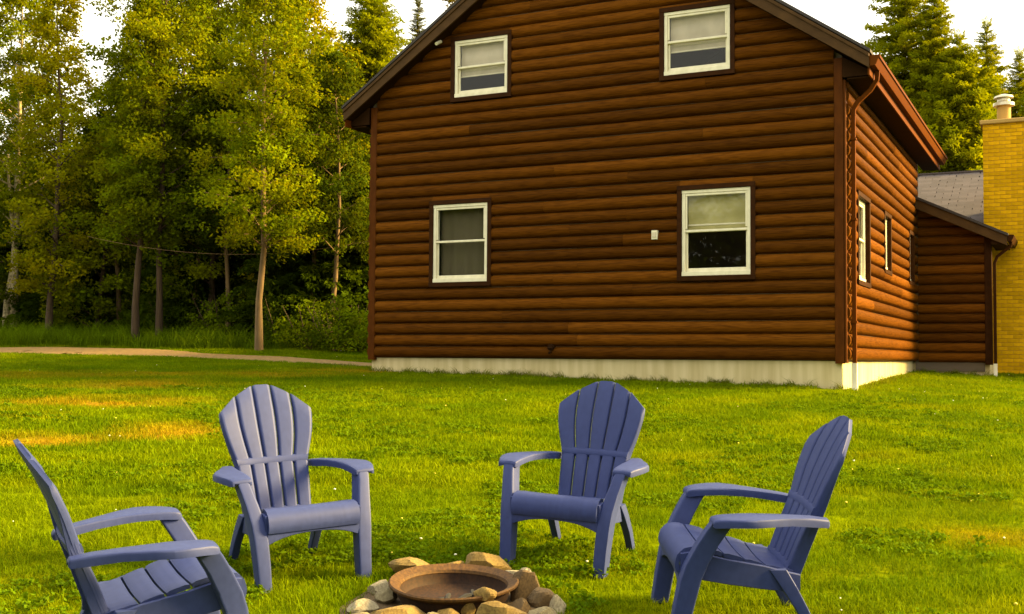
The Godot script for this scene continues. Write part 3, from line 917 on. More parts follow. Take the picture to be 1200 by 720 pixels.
func make_chair() -> Node3D:
	var t := thing("garden_chair", "slate blue plastic garden chair", "chair", Transform3D.IDENTITY, "garden chairs round the fire bowl")
	var pm: Material = mats.plastic
	# five tall back slats
	for i in 5:
		var mb := MB.new()
		var rings := []
		var n := 16
		for k in n + 1:
			var f := float(k) / n
			var ring := PackedVector3Array()
			for q in [[0.0, -1], [1.0, -1], [1.0, 0.35], [0.93, 0.85], [0.82, 1], [0.18, 1], [0.07, 0.85], [0.0, 0.35]]:
				var s: float = -1.0 + 0.4 * (i + q[0])
				# slot between slats, about a centimetre
				var top := back_top(s)
				var y := lerpf(0.255, top, f)
				var hw := back_half(y)
				var edge: float = 0.0038 * (1.0 - 2.0 * q[0])
				if i == 0 and q[0] < 0.5: edge = 0.0
				if i == 4 and q[0] > 0.5: edge = 0.0
				var p := back_point(s * hw + edge, y)
				var nn := Vector3(-0.7 * p.x, 0.36, 0.93).normalized()
				var th := 0.015
				if k == n: th = 0.009
				ring.append(p + nn * th * q[1])
			rings.append(ring)
		mb.loft(rings)
		part("back_slat", mb.finish(50.0), pm, t)
	# cross band at arm height and lower band
	for band in [[0.52, 0.562, 0.0165], [0.245, 0.30, 0.0165]]:
		var mb := MB.new()
		var rings := []
		for k in 13:
			var s := -1.0 + 2.0 * k / 12.0
			var ring := PackedVector3Array()
			for q in [[0, -1.6], [1, -1.6], [1, 0.5], [0.82, 1.0], [0.18, 1.0], [0, 0.5]]:
				var y: float = lerpf(band[0], band[1], q[0])
				var p := back_point(s * (back_half(y) - 0.002), y)
				ring.append(p + Vector3(-0.7 * p.x, 0.36, 0.93).normalized() * band[2] * q[1])
			rings.append(ring)
		mb.loft(rings)
		part("back_band", mb.finish(50.0), pm, t)
	# outer flange along each side of the back
	for s in [-1, 1]:
		var mb := MB.new()
		var rings := []
		for k in 13:
			var y := lerpf(0.25, 0.80, k / 12.0)
			var p := back_point(s * (back_half(y) - 0.006), y)
			var fw := lerpf(0.024, 0.004, pow(k / 12.0, 2.0))
			rings.append(slab_section(p + Vector3(0, -0.36 * fw, -fw), Vector3(0, 0.34, 0.94), Vector3(s, 0, 0), fw, 0.007, 0.003))
		mb.loft(rings)
		part("back_edge", mb.finish(50.0), pm, t)
	# seat of five cross slats, the front one rolled over
	var prof := []   # [z, y] along the seat from the front lip to the back
	for q in [[0.338, 0.285], [0.342, 0.325], [0.332, 0.358], [0.308, 0.380], [0.275, 0.387], [0.235, 0.383], [0.15, 0.362], [0.05, 0.333], [-0.05, 0.303], [-0.13, 0.283], [-0.19, 0.272]]: prof.append(Vector2(q[0], q[1]))
	var length := 0.0
	var along := [0.0]
	for i in prof.size() - 1:
		length += prof[i].distance_to(prof[i + 1])
		along.append(length)
	var at := func(s: float) -> Vector2:
		for i in prof.size() - 1:
			if s <= along[i + 1]: return prof[i].lerp(prof[i + 1], (s - along[i]) / (along[i + 1] - along[i]))
		return prof[prof.size() - 1]
	var cuts := [0.0, 0.185, 0.285, 0.385, 0.485, length]
	for i in 5:
		var mb := MB.new()
		var rings := []
		var n := 10 if i == 0 else 5
		for k in n + 1:
			var a: float = cuts[i] + (0.0 if i == 0 else 0.0045)
			var b: float = cuts[i + 1] - 0.0045
			var s := lerpf(a, b, float(k) / n)
			var p: Vector2 = at.call(s)
			var p2: Vector2 = at.call(minf(s + 0.01, length)) - at.call(maxf(s - 0.01, 0.0))
			var nn := Vector3(0, absf(p2.x), p2.y).normalized() if true else Vector3.UP
			if p2.y > 0.0: nn = Vector3(0, -p2.x, p2.y).normalized()
			else: nn = Vector3(0, -p2.x, p2.y).normalized()
			var hw := lerpf(0.246, 0.195, clampf((0.30 - p.x) / 0.5, 0, 1))
			var th := 0.010 if k > 0 and k < n else 0.006
			var ring := PackedVector3Array()
			for q in 9:
				var x := -hw + 2.0 * hw * q / 8.0
				ring.append(Vector3(x, p.y - 0.010 * (1.0 - pow(x / hw, 2.0)) * clampf((0.3 - p.x) * 6.0, 0, 1), p.x) + nn * th)
			for q in 9:
				var x := hw - 2.0 * hw * q / 8.0
				ring.append(Vector3(x, p.y - 0.010 * (1.0 - pow(x / hw, 2.0)) * clampf((0.3 - p.x) * 6.0, 0, 1), p.x) - nn * 0.010)
			rings.append(ring)
		mb.loft(rings)
		part("seat_slat", mb.finish(42.0), pm, t)
	# apron under the front lip, arched
	var ap := MB.new()
	var ar := []
	for k in 13:
		var x := -0.247 + 0.494 * k / 12.0
		var lo := 0.225 + 0.045 * (1.0 - pow(absf(x) / 0.247, 2.6))
		ar.append(slab_section(Vector3(x, (lo + 0.30) * 0.5, 0.327), Vector3(0, 1, 0), Vector3(0, 0, 1), (0.30 - lo) * 0.5, 0.009, 0.004))
	ap.loft(ar)
	part("apron", ap.finish(42.0), pm, t)
	for s in [-1, 1]:
		# front leg up to the arm
		var mb := MB.new()
		var rings := []
		for q in [[0.0, 0.270, 0.338, 0.030, 0.036], [0.012, 0.270, 0.337, 0.034, 0.040], [0.13, 0.273, 0.318, 0.036, 0.043], [0.26, 0.280, 0.292, 0.038, 0.047], [0.33, 0.287, 0.268, 0.037, 0.05], [0.42, 0.304, 0.225, 0.034, 0.049], [0.49, 0.320, 0.184, 0.032, 0.050], [0.528, 0.328, 0.158, 0.032, 0.050]]:
			rings.append(rsec(Vector3(s * q[1], q[0], q[2]), q[3], q[4]))
		mb.loft(rings)
		part("front_leg", mb.finish(42.0), pm, t)
		# arm
		mb = MB.new()
		rings = []
		for q in [[-0.325, 0.245, 0.024, 0.515, 0.010], [-0.318, 0.247, 0.030, 0.517, 0.018], [-0.24, 0.268, 0.036, 0.528, 0.02], [-0.14, 0.300, 0.045, 0.540, 0.018], [-0.04, 0.335, 0.064, 0.547, 0.018], [0.03, 0.352, 0.078, 0.550, 0.018], [0.09, 0.352, 0.076, 0.549, 0.018], [0.145, 0.345, 0.068, 0.546, 0.018], [0.18, 0.338, 0.060, 0.542, 0.018], [0.203, 0.336, 0.054, 0.538, 0.016], [0.210, 0.336, 0.048, 0.535, 0.009]]:
			var c := Vector3(s * q[1], q[3] - 0.012, q[0])
			var hw: float = q[2]
			var th: float = q[4]
			var ring := PackedVector3Array()
			for e in [[-1, -1], [-0.8, -1], [-0.8, 0.2], [0.8, 0.2], [0.8, -1], [1, -1], [1, 0.35], [0.93, 0.8], [0.75, 1.0], [0, 1.12], [-0.75, 1.0], [-0.93, 0.8], [-1, 0.35]]:
				ring.append(c + Vector3(e[0] * hw, e[1] * th, 0))
			rings.append(ring)
		mb.loft(rings)
		part("arm", mb.finish(42.0), pm, t)
		# side rail under the seat
		mb = MB.new()
		rings = []
		for q in [[0.328, 0.248, 0.318, 0.052], [0.27, 0.252, 0.318, 0.06], [0.12, 0.242, 0.285, 0.055], [-0.05, 0.224, 0.255, 0.052], [-0.16, 0.210, 0.232, 0.045], [-0.215, 0.203, 0.228, 0.035]]:
			rings.append(slab_section(Vector3(s * q[1], q[2], q[0]), Vector3(0, 1, 0), Vector3(s, 0, 0), q[3], 0.010, 0.004))
		mb.loft(rings)
		part("side_rail", mb.finish(42.0), pm, t)
		# rear leg
		mb = MB.new()
		rings = []
		for q in [[0.0, 0.228, -0.272, 0.018, 0.02], [0.012, 0.228, -0.27, 0.021, 0.024], [0.12, 0.228, -0.215, 0.022, 0.029], [0.22, 0.222, -0.155, 0.023, 0.036], [0.29, 0.216, -0.11, 0.022, 0.04]]:
			rings.append(rsec(Vector3(s * q[1], q[0], q[2]), q[3], q[4], 0.007))
		mb.loft(rings)
		part("rear_leg", mb.finish(42.0), pm, t)
	return t

func chair_place(x: float, d: float, yaw: float) -> Transform3D:
	var slope := atan(0.08)
	return Transform3D(Basis(Vector3.RIGHT, slope) * Basis(Vector3.UP, deg_to_rad(yaw)), Vector3(x, 0.05 + 0.08 * (d - 6.0), -d))

func build_chairs() -> void:
	var spots := [
		[-1.172, 6.176, 31.8, "blue garden chair left of the fire bowl, turned towards camera, front slats in view"],
		[0.371, 6.486, -24.8, "blue garden chair behind the fire bowl, third from the left"],
		[1.071, 5.365, -88.8, "rightmost blue garden chair, seen from its side, facing left"],
		[-1.484, 4.728, 118.2, "leftmost blue garden chair, cut by the frame, its dark back towards us"]]
	var c0 := make_chair()
	for i in 4:
		var c: Node3D = c0
		if i > 0:
			c = c0.duplicate()
			c.name = numbered("garden_chair")
			add_child(c, true)
		c.transform = chair_place(spots[i][0], spots[i][1], spots[i][2])
		c.set_meta("label", spots[i][3])

# ------------------------------------------------------------------ fire bowl and stones
func build_pit() -> void:
	var slope := Basis(Vector3.RIGHT, atan(0.08))
	var at := Vector3(-0.272, ground_y(-0.27, 5.58), -5.58)
	var t := thing("fire_bowl", "rusty round steel fire bowl sunk in a ring of stones", "fire bowl", Transform3D(slope, at))
	var prof_in := [[0.308, 0.118], [0.300, 0.122], [0.262, 0.100], [0.255, 0.085], [0.245, 0.03], [0.20, -0.06], [0.10, -0.085], [0.0, -0.09]]
	var n := 56
	var lathe := func(prof: Array) -> MB:
		var mb := MB.new()
		for p in prof:
			for j in n:
				var a := TAU * j / n
				var wob: float = 1.0 + 0.004 * sin(a * 3.0 + 1.0) + 0.002 * sin(a * 7.0)
				mb.add(Vector3(cos(a) * p[0] * wob, p[1] + 0.003 * sin(a * 2.0 + 0.6), sin(a) * p[0] * wob))
		for i in prof.size() - 1:
			for j in n:
				var k := (j + 1) % n
				mb.quad(i * n + j, i * n + k, (i + 1) * n + k, (i + 1) * n + j)
		return mb
	var rim: MB = lathe.call([[0.312, 0.108], [0.314, 0.118], [0.306, 0.124], [0.264, 0.104], [0.258, 0.09], [0.262, 0.08], [0.30, 0.10], [0.312, 0.108]])
	part("rim", rim.finish(35.0), mats.rust, t)
	var bowl: MB = lathe.call([[0.2605, 0.096], [0.258, 0.06], [0.245, 0.038], [0.2, 0.026], [0.1, 0.021], [0.001, 0.02], [0.001, 0.012], [0.10, 0.013], [0.205, 0.018], [0.255, 0.03], [0.268, 0.058], [0.2725, 0.092], [0.2605, 0.096]])
	part("bowl", bowl.finish(35.0), mats.rust_dark, t)
	var earth := MB.new()
	for r in [[0.62, -0.03], [0.5, 0.01], [0.36, 0.02], [0.2, 0.0], [0.2, -0.14], [0.62, -0.14]]:
		for j in 40:
			var a := TAU * j / 40
			earth.add(Vector3(cos(a) * r[0] * (1.0 + 0.05 * sin(a * 5.0)), r[1], sin(a) * r[0] * 0.92))
	for i in 5:
		for j in 40:
			var k := (j + 1) % 40
			earth.quad(i * 40 + j, i * 40 + k, (i + 1) * 40 + k, (i + 1) * 40 + j)
	var e := part("bare_earth", earth.finish(50.0), mats.stone_brown, self)
	e.transform = Transform3D(slope, at)
	e.set_meta("kind", "structure")
	# x, depth, half width, half height, lift, stone kind, label
	var rows := [
		[-0.50, 6.02, 0.115, 0.045, 0.05, "tan", "long flat tan stone behind the left of the bowl rim"],
		[-0.12, 6.06, 0.100, 0.062, 0.06, "tan", "biggest rounded tan stone behind the bowl rim"],
		[-0.30, 6.03, 0.055, 0.035, 0.05, "tan", "small tan stone behind the bowl between two bigger ones"],
		[0.02, 5.94, 0.045, 0.036, 0.04, "pale", "small pale stone at the bowl's right rear, by the chair leg"],
		[-0.645, 5.74, 0.055, 0.035, 0.03, "pale", "pale stone at the bowl's left side, rearmost there"],
		[-0.69, 5.44, 0.062, 0.034, 0.025, "pale", "pale grey stone at the far left of the ring"],
		[-0.60, 5.58, 0.060, 0.034, 0.035, "grey", "grey stone touching the left rim of the bowl"],
		[-0.50, 5.26, 0.125, 0.060, 0.03, "tan", "broad tan boulder in front of the bowl's left half"],
		[-0.275, 5.27, 0.044, 0.038, 0.04, "tan", "small upright tan stone in front of the bowl's middle"],
		[-0.355, 5.23, 0.050, 0.034, 0.02, "grey", "low grey stone between boulder and upright stone in front"],
		[-0.055, 5.23, 0.120, 0.078, 0.03, "tan", "largest light tan boulder in front of the bowl's right half"],
		[-0.115, 5.335, 0.046, 0.032, 0.12, "tan", "small tan wedge of stone lying on the bowl's front rim"],
		[0.075, 5.66, 0.070, 0.080, 0.055, "brown", "tall dark brown stone leaning at the bowl's right side"],
		[0.085, 5.90, 0.050, 0.045, 0.04, "pale", "pale angular stone behind the tall brown one at right"],
		[0.155, 5.55, 0.062, 0.050, 0.03, "brown", "brown stone right of the tall leaning one"],
		[0.225, 5.45, 0.036, 0.050, 0.025, "pale", "small whitish stone at the far right of the ring"],
		[0.15, 5.24, 0.078, 0.048, 0.02, "grey", "grey stone at the front right corner of the ring"],
		[-0.69, 5.24, 0.062, 0.036, 0.015, "grey", "grey stone at the front left corner of the ring"],
		[-0.19, 5.33, 0.028, 0.034, 0.05, "tan", "thin tan stone squeezed between two front stones under the rim"],
		[-0.225, 5.19, 0.058, 0.032, 0.015, "grey", "flat grey stone lowest in front of the bowl's middle"],
		[0.045, 5.42, 0.045, 0.04, 0.03, "brown", "small brown stone between largest boulder and right side stones"]]
	var i := 0
	for r in rows:
		i += 1
		stone(i, r)
	# charred sticks and ash in the bowl
	rng.seed = 31
	for q in 5:
		var cm := MB.new()
		var a := rnd(0, TAU)
		var p0 := Vector3(rnd(-0.1, 0.1), 0.033, rnd(-0.1, 0.1))
		var dv := Vector3(cos(a), 0, sin(a)) * rnd(0.04, 0.08)
		cm.tube([p0 - dv, p0 + Vector3(0, 0.006, 0), p0 + dv], [0.011, 0.014, 0.009], 6)
		var st := part(numbered("charred_stick"), cm.finish(40.0), mats.char, self)
		st.transform = Transform3D(slope, at)
		tag(st, "short charred stick lying in the fire bowl", "stick", "charred sticks in the fire bowl")

func stone(k: int, r: Array) -> void:
	rng.seed = 900 + k * 13
	var nz := FastNoiseLite.new()
	nz.seed = k * 7
	nz.frequency = 0.9
	var mb := MB.new()
	var nu := 22
	var nv := 14
	var planes := []
	for i in 15:
		planes.append([rdir(), rnd(0.58, 0.9)])
	for j in nv + 1:
		for i in nu:
			var a := TAU * i / nu
			var b := PI * j / nv
			var p := Vector3(cos(a) * sin(b), cos(b), sin(a) * sin(b))
			var q := p * (1.0 + 0.22 * nz.get_noise_3dv(p * 1.4))
			for pl in planes:
				var over: float = q.dot(pl[0]) - pl[1]
				if over > 0.0: q -= pl[0] * over
			q *= 1.0 + 0.035 * nz.get_noise_3dv(p * 6.0)
			mb.add(q * Vector3(r[2], r[3], minf(r[2], 0.09) * 0.85) * 1.36)
	for j in nv:
		for i in nu:
			var i2 := (i + 1) % nu
			mb.quad(j * nu + i, j * nu + i2, (j + 1) * nu + i2, (j + 1) * nu + i)
	var o := part(numbered("stone"), mb.finish(22.0), mats["stone_" + r[5]], self)
	o.position = Vector3(r[0], ground_y(r[0], r[1]) + r[4], -r[1])
	o.rotation = Vector3(rnd(-0.2, 0.2), rnd(-0.5, 0.5), rnd(-0.15, 0.15))
	tag(o, r[6], "stone", "stones ringed round the fire bowl")

# ------------------------------------------------------------------ ground, path, grass
func build_ground() -> void:
	var xs := []
	var ds := []
	var x := -16.0
	while x <= 12.01:
		xs.append(x)
		x += 0.2
	var far_x := [-300.0, -120.0, -60.0, -35.0, -24.0, -19.0]
	for i in far_x.size(): xs.insert(i, far_x[i])
	for q in [15.0, 20.0, 30.0, 60.0, 120.0, 300.0]: xs.append(q)
	for q in [-40.0, -20.0, -8.0, -3.0, 0.0, 2.0]: ds.append(q)
	var d := 3.0
	while d <= 30.01:
		ds.append(d)
		d += 0.2
	for q in [32.0, 36.0, 42.0, 50.0, 65.0, 90.0, 140.0, 220.0, 400.0]: ds.append(q)
	var v := PackedVector3Array(); var c := PackedColorArray(); var n := PackedVector3Array(); var idx := PackedInt32Array()
	for dd in ds:
		for xx in xs:
			v.append(Vector3(xx, ground_y(xx, dd), -dd))
			n.append(Vector3(ground_y(xx - 0.1, dd) - ground_y(xx + 0.1, dd), 0.2, ground_y(xx, dd + 0.1) - ground_y(xx, dd - 0.1)).normalized())
			var k := dryness(xx, dd)
			var col := Color(0.10, 0.13, 0.002).lerp(Color(0.26, 0.15, 0.008), k)
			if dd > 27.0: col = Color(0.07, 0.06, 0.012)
			c.append(col)
	var w := xs.size()
	for i in ds.size() - 1:
		for j in w - 1:
			var a := i * w + j
			idx.append_array([a, a + w, a + 1, a + 1, a + w, a + w + 1])
	var arr := []
	arr.resize(Mesh.ARRAY_MAX)
	arr[Mesh.ARRAY_VERTEX] = v; arr[Mesh.ARRAY_NORMAL] = n; arr[Mesh.ARRAY_COLOR] = c; arr[Mesh.ARRAY_INDEX] = idx
	var am := ArrayMesh.new()
	am.add_surface_from_arrays(Mesh.PRIMITIVE_TRIANGLES, arr)
	var o := part("ground", am, mats.ground, self)
	o.set_meta("kind", "structure")
	# the dirt drive
	var pv := PackedVector3Array()
	var pn := PackedVector3Array()
	var pi := PackedInt32Array()
	var cur := Curve3D.new()
	for q in PATH: cur.add_point(Vector3(q[0], q[2], -q[1]))
	var steps := 120
	for i in steps + 1:
		var f := i / float(steps) * (PATH.size() - 1)
		var k := int(minf(floor(f), PATH.size() - 2))
		var a := Vector3(PATH[k][0], PATH[k][2], PATH[k][1]).lerp(Vector3(PATH[k + 1][0], PATH[k + 1][2], PATH[k + 1][1]), f - k)
		var dir := Vector2(PATH[k + 1][0] - PATH[k][0], PATH[k + 1][1] - PATH[k][1]).normalized()
		var side := Vector2(-dir.y, dir.x)
		for j in 7:
			var s := (j - 3) / 3.0
			var wid := a.y * s * (1.0 + 0.12 * patchy.get_noise_2d(i * 3.0, s * 40.0))
			var p := Vector2(a.x, a.z) + side * wid
			pv.append(Vector3(p.x, ground_y(p.x, p.y) + 0.012 - 0.02 * pow(absf(s), 4.0) + 0.004, -p.y))
			pn.append(Vector3.UP)
	for i in steps:
		for j in 6:
			var a := i * 7 + j
			pi.append_array([a, a + 1, a + 7, a + 1, a + 8, a + 7])
	arr = []
	arr.resize(Mesh.ARRAY_MAX)
	arr[Mesh.ARRAY_VERTEX] = pv; arr[Mesh.ARRAY_NORMAL] = pn; arr[Mesh.ARRAY_INDEX] = pi
	am = ArrayMesh.new()
	am.add_surface_from_arrays(Mesh.PRIMITIVE_TRIANGLES, arr)
	o = part("path", am, mats.dirt, self)
	o.set_meta("kind", "structure")

func build_grass() -> void:
	rng.seed = 77
	var fine := [grass_tuft(46, 0.13, 0.025, 0.062, 0.0022), grass_tuft(46, 0.13, 0.02, 0.055, 0.0024)]
	var coarse := [grass_tuft(40, 0.2, 0.03, 0.075, 0.0042), grass_tuft(40, 0.2, 0.025, 0.065, 0.0045)]
	var sets := [[], [], [], []]
	var cols := [[], [], [], []]
	var flowers := []
	var fcols := []
	var bands := [[3.4, 6.0, 190.0], [6.0, 9.0, 150.0], [9.0, 14.0, 85.0], [14.0, 19.0, 60.0], [19.0, 30.0, 45.0]]
	for b in bands:
		var half: float = 0.48 * b[1] + 1.2
		var n := int(2.0 * half * (b[1] - b[0]) * b[2])
		for i in n:
			var x := rnd(-half, half)
			var d := rnd(b[0], b[1])
			if absf(x) > 0.48 * d + 1.2: continue
			if in_house(x, d): continue
			var pg := path_gap(x, d)
			if pg < -0.02 + 0.1 * patchy.get_noise_2d(x * 8.0, d * 8.0): continue
			var pit := Vector2((x + 0.27) / 0.50, (d - 5.55) / 0.47).length()
			if pit < 1.0: continue
			var k := dryness(x, d)
			var thick := patchy.get_noise_2d(x * 0.7 + 50.0, d * 0.7)
			if rng.randf() < k * 0.45: continue
			var which := (0 if d < 8.5 else 2) + rng.randi() % 2
			var s := rnd(0.75, 1.25) * (1.0 + 0.35 * thick) * (1.0 - 0.25 * k)
			if pg < 0.4: s *= 0.8
			if d > 26.0: s *= 1.5
			var p := Vector3(x, ground_y(x, d), -d)
			sets[which].append(Transform3D(Basis(Vector3.UP, rnd(0, TAU)).scaled(Vector3(1, s, 1)), p))
			var tone := patchy.get_noise_2d(x * 1.3 - 30.0, d * 1.3)
			var g := Color(0.092, 0.155, 0.001).lerp(Color(0.185, 0.24, 0.001), clampf(0.35 + tone * 0.9 + rnd(-0.25, 0.25), 0.0, 1.0))
			var c := g.lerp(Color(0.33, 0.22, 0.008), clampf(k * rnd(0.5, 1.15), 0.0, 1.0)) * rnd(0.75, 1.2)
			c.a = 1.0
			cols[which].append(c)
			if rng.randf() < 0.009 and k < 0.5:
				flowers.append(Transform3D(Basis.from_scale(Vector3.ONE * rnd(0.45, 0.95)), p + Vector3(rnd(-0.1, 0.1), 0.035 * s, rnd(-0.1, 0.1))))
				fcols.append(Color(1, 1, 1) if rng.randf() < 0.5 else Color(0.9, 0.75, 0.1))
	for i in 4:
		scatter(numbered("lawn_grass"), fine[i] if i < 2 else coarse[i - 2], mats.blade, sets[i], cols[i], self)
	var fl := SphereMesh.new()
	fl.radius = 0.0095
	fl.height = 0.014
	fl.radial_segments = 7
	fl.rings = 4
	var pm: StandardMaterial3D = mats.petal
	pm.vertex_color_use_as_albedo = true
	scatter("clover_flowers", fl, pm, flowers, fcols, self)
	# long grass along foot of the walls and on the bank beyond the drive
	var tall := grass_tuft(26, 0.16, 0.14, 0.34, 0.006)
	var ts := []
	var tc := []
	for i in 2600:
		var d := rnd(26.2, 33.0)
		var x := d * rnd(-0.52, -0.12)
		if path_gap(x, d) < 0.25: continue
		if x > -0.30 * d and d > 29.0: continue
		ts.append(Transform3D(Basis(Vector3.UP, rnd(0, TAU)).scaled(Vector3(1.3, rnd(0.7, 2.0), 1.3)), Vector3(x, ground_y(x, d), -d)))
		var c := Color(0.10, 0.16, 0.003) * rnd(0.7, 1.3)
		c.a = 1.0
		tc.append(c)
	for i in 150:
		var q := rnd(-7.5, 0.1)
		var w := Transform3D(Basis(Vector3.UP, house_turn), house_at) * Vector3(q, 0, rnd(0.02, 0.12))
		if i > 105: w = Transform3D(Basis(Vector3.UP, house_turn), house_at) * Vector3(rnd(0.2, 0.34), 0, rnd(-7.2, -0.3))
		if i > 130: w = Transform3D(Basis(Vector3.UP, house_turn), house_at) * Vector3(rnd(0.3, 3.0), 0, rnd(-7.2, -6.9))
		ts.append(Transform3D(Basis(Vector3.UP, rnd(0, TAU)).scaled(Vector3(0.6, rnd(0.2, 0.5), 0.6)), Vector3(w.x, ground_y(w.x, -w.z), w.z)))
		var c2 := Color(0.12, 0.14, 0.01) * rnd(0.7, 1.3)
		c2.a = 1.0
		tc.append(c2)
	scatter("tall_grass", tall, mats.blade, ts, tc, self)
	# clover and broad weeds in loose patches
	var weed := leaf_clump(22, 0.085, 0.22, 0.026)
	var cs := []
	var cc := []
	for i in 9000:
		var d := rnd(3.6, 15.0)
		var x := rnd(-0.5, 0.5) * (d + 1.5)
		if patchy.get_noise_2d(x * 0.9 + 200.0, d * 0.9) < 0.12 or in_house(x, d): continue
		if Vector2((x + 0.27) / 0.52, (d - 5.55) / 0.49).length() < 1.0 or dryness(x, d) > 0.4: continue
		cs.append(Transform3D(Basis(Vector3.UP, rnd(0, TAU)).scaled(Vector3.ONE * rnd(0.7, 1.3)), Vector3(x, ground_y(x, d) + 0.032, -d)))
		var wc := Color(0.085, 0.145, 0.002) * rnd(0.75, 1.25)
		wc.a = 1.0
		cc.append(wc)
	tag(scatter("clover_leaves", weed, mats.blade, cs, cc, self), "darker green clover growing in patches of the lawn", "clover")
	for nm in ["lawn_grass", "lawn_grass_001", "lawn_grass_002", "lawn_grass_003"]:
		tag(get_node(nm), "short green mown grass of the lawn", "grass")
	tag(get_node("clover_flowers"), "tiny pale clover flowers scattered in the lawn", "flowers")
	tag(get_node("tall_grass"), "longer unmown grass by the wood and along the walls", "grass")

func bearing(px: float) -> float:
	return (px - 600.0) / 1343.0

func build_trees() -> void:
	rng.seed = 5
	for i in 3: clumps.append(leaf_clump(26, 0.27, 0.6, 0.095))
	for i in 3: fronds.append(needle_frond())
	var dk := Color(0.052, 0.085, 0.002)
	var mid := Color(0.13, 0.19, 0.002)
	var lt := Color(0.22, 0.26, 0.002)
	# the wood on the left: bearing, depth, height, crown radius, where the crown starts
	broadleaf("birch_tree", "tree with forked pale bark trunk at the left edge", bearing(15), 31.0, 9.6, 1.8, 0.3, "bark_pale", {"tint": mid, "boughs": 28, "r": 0.12, "bend": 0.6, "fork": true})
	broadleaf("broadleaf_tree", "loose crowned tree left of the sky gap, light showing through its leaves", bearing(56), 29.5, 9.3, 1.3, 0.14, "bark_dark", {"tint": lt, "boughs": 32, "per": 20, "r": 0.09})
	broadleaf("broadleaf_tree", "low leafy tree filling below the sky gap at left", bearing(112), 30.5, 5.9, 1.6, 0.06, "bark_dark", {"tint": mid, "boughs": 24, "r": 0.07})
	broadleaf("broadleaf_tree", "tree on the left of two close dark trunks, right of the sky gap", bearing(160), 28.0, 8.6, 1.05, 0.3, "bark_dark", {"tint": mid, "boughs": 30, "r": 0.095, "bend": 0.3})
	broadleaf("broadleaf_tree", "tree on the right of two close dark trunks", bearing(186), 28.2, 10.8, 1.6, 0.28, "bark_dark", {"tint": mid, "boughs": 34, "r": 0.085, "bend": 0.3})
	broadleaf("broadleaf_tree", "full leafy tree between the twin dark trunks and the pale trunk", bearing(244), 29.5, 10.6, 1.9, 0.12, "bark_dark", {"tint": mid, "boughs": 38, "r": 0.09})
	broadleaf("broadleaf_tree", "tree with a straight pale tan trunk at the wood's edge", bearing(305), 25.4, 9.4, 1.45, 0.26, "bark_tan", {"tint": mid, "boughs": 36, "r": 0.082, "bend": 0.2})
	broadleaf("broadleaf_tree", "yellowish tree right of the pale tan trunk", bearing(348), 29.0, 9.0, 1.35, 0.12, "bark_dark", {"tint": lt, "boughs": 32, "r": 0.08})
	broadleaf("broadleaf_tree", "leafy tree nearest the house's left corner", bearing(402), 30.0, 7.6, 1.4, 0.05, "bark_dark", {"tint": lt, "boughs": 30, "r": 0.07})
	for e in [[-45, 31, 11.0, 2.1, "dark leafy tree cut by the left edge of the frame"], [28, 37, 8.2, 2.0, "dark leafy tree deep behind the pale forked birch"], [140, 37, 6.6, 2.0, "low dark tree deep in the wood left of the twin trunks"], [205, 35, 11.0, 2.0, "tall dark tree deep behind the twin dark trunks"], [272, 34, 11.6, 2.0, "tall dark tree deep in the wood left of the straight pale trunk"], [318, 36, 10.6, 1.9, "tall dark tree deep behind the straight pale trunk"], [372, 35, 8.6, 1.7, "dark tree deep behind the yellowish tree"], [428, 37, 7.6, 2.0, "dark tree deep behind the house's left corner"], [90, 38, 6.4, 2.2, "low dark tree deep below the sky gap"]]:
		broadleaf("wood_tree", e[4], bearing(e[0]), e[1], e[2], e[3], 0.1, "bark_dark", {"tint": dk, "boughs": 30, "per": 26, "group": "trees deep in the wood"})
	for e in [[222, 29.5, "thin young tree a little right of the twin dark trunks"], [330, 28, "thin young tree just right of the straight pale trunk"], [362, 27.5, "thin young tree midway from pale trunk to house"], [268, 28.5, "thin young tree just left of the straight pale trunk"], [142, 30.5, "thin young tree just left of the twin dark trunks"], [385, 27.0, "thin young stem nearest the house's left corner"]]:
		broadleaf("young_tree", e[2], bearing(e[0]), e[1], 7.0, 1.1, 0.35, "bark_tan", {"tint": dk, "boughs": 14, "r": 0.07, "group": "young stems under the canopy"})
	conifer("conifer", "broad pointed conifer just left of the gable's lower corner", bearing(432), 31.0, 9.8, 2.7, {"tint": Color(0.17, 0.2, 0.003), "gap": 0.15})
	conifer("conifer", "slim dark conifer spire peeking over the left roof slope", bearing(486), 37.0, 10.9, 1.0, {"gap": 0.2})
	broadleaf("broadleaf_tree", "yellow leaved treetop showing above the left roof slope", bearing(528), 38.0, 11.6, 1.6, 0.3, "bark_dark", {"tint": Color(0.14, 0.13, 0.008), "boughs": 24, "per": 18})
	conifer("conifer", "thin dark conifer top standing behind the leafy trees at left", bearing(171), 40.0, 14.2, 1.4, {"gap": 0.3, "ragged": 0.6})
	conifer("conifer", "second thin conifer top behind the leafy trees, further right", bearing(236), 40.0, 14.5, 1.4, {"gap": 0.3, "ragged": 0.6})
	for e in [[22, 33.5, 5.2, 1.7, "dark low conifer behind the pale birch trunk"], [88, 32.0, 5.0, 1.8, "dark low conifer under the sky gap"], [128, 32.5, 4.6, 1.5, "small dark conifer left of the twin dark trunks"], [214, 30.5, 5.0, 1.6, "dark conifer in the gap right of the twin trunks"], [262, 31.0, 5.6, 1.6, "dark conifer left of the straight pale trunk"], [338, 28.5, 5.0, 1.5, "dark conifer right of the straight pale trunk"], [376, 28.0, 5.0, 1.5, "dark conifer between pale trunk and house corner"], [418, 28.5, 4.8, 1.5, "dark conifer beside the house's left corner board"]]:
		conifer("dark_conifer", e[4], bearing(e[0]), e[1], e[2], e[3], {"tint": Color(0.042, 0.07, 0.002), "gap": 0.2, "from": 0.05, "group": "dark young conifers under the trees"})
	# behind the house on the right
	var pine := Color(0.18, 0.205, 0.003)
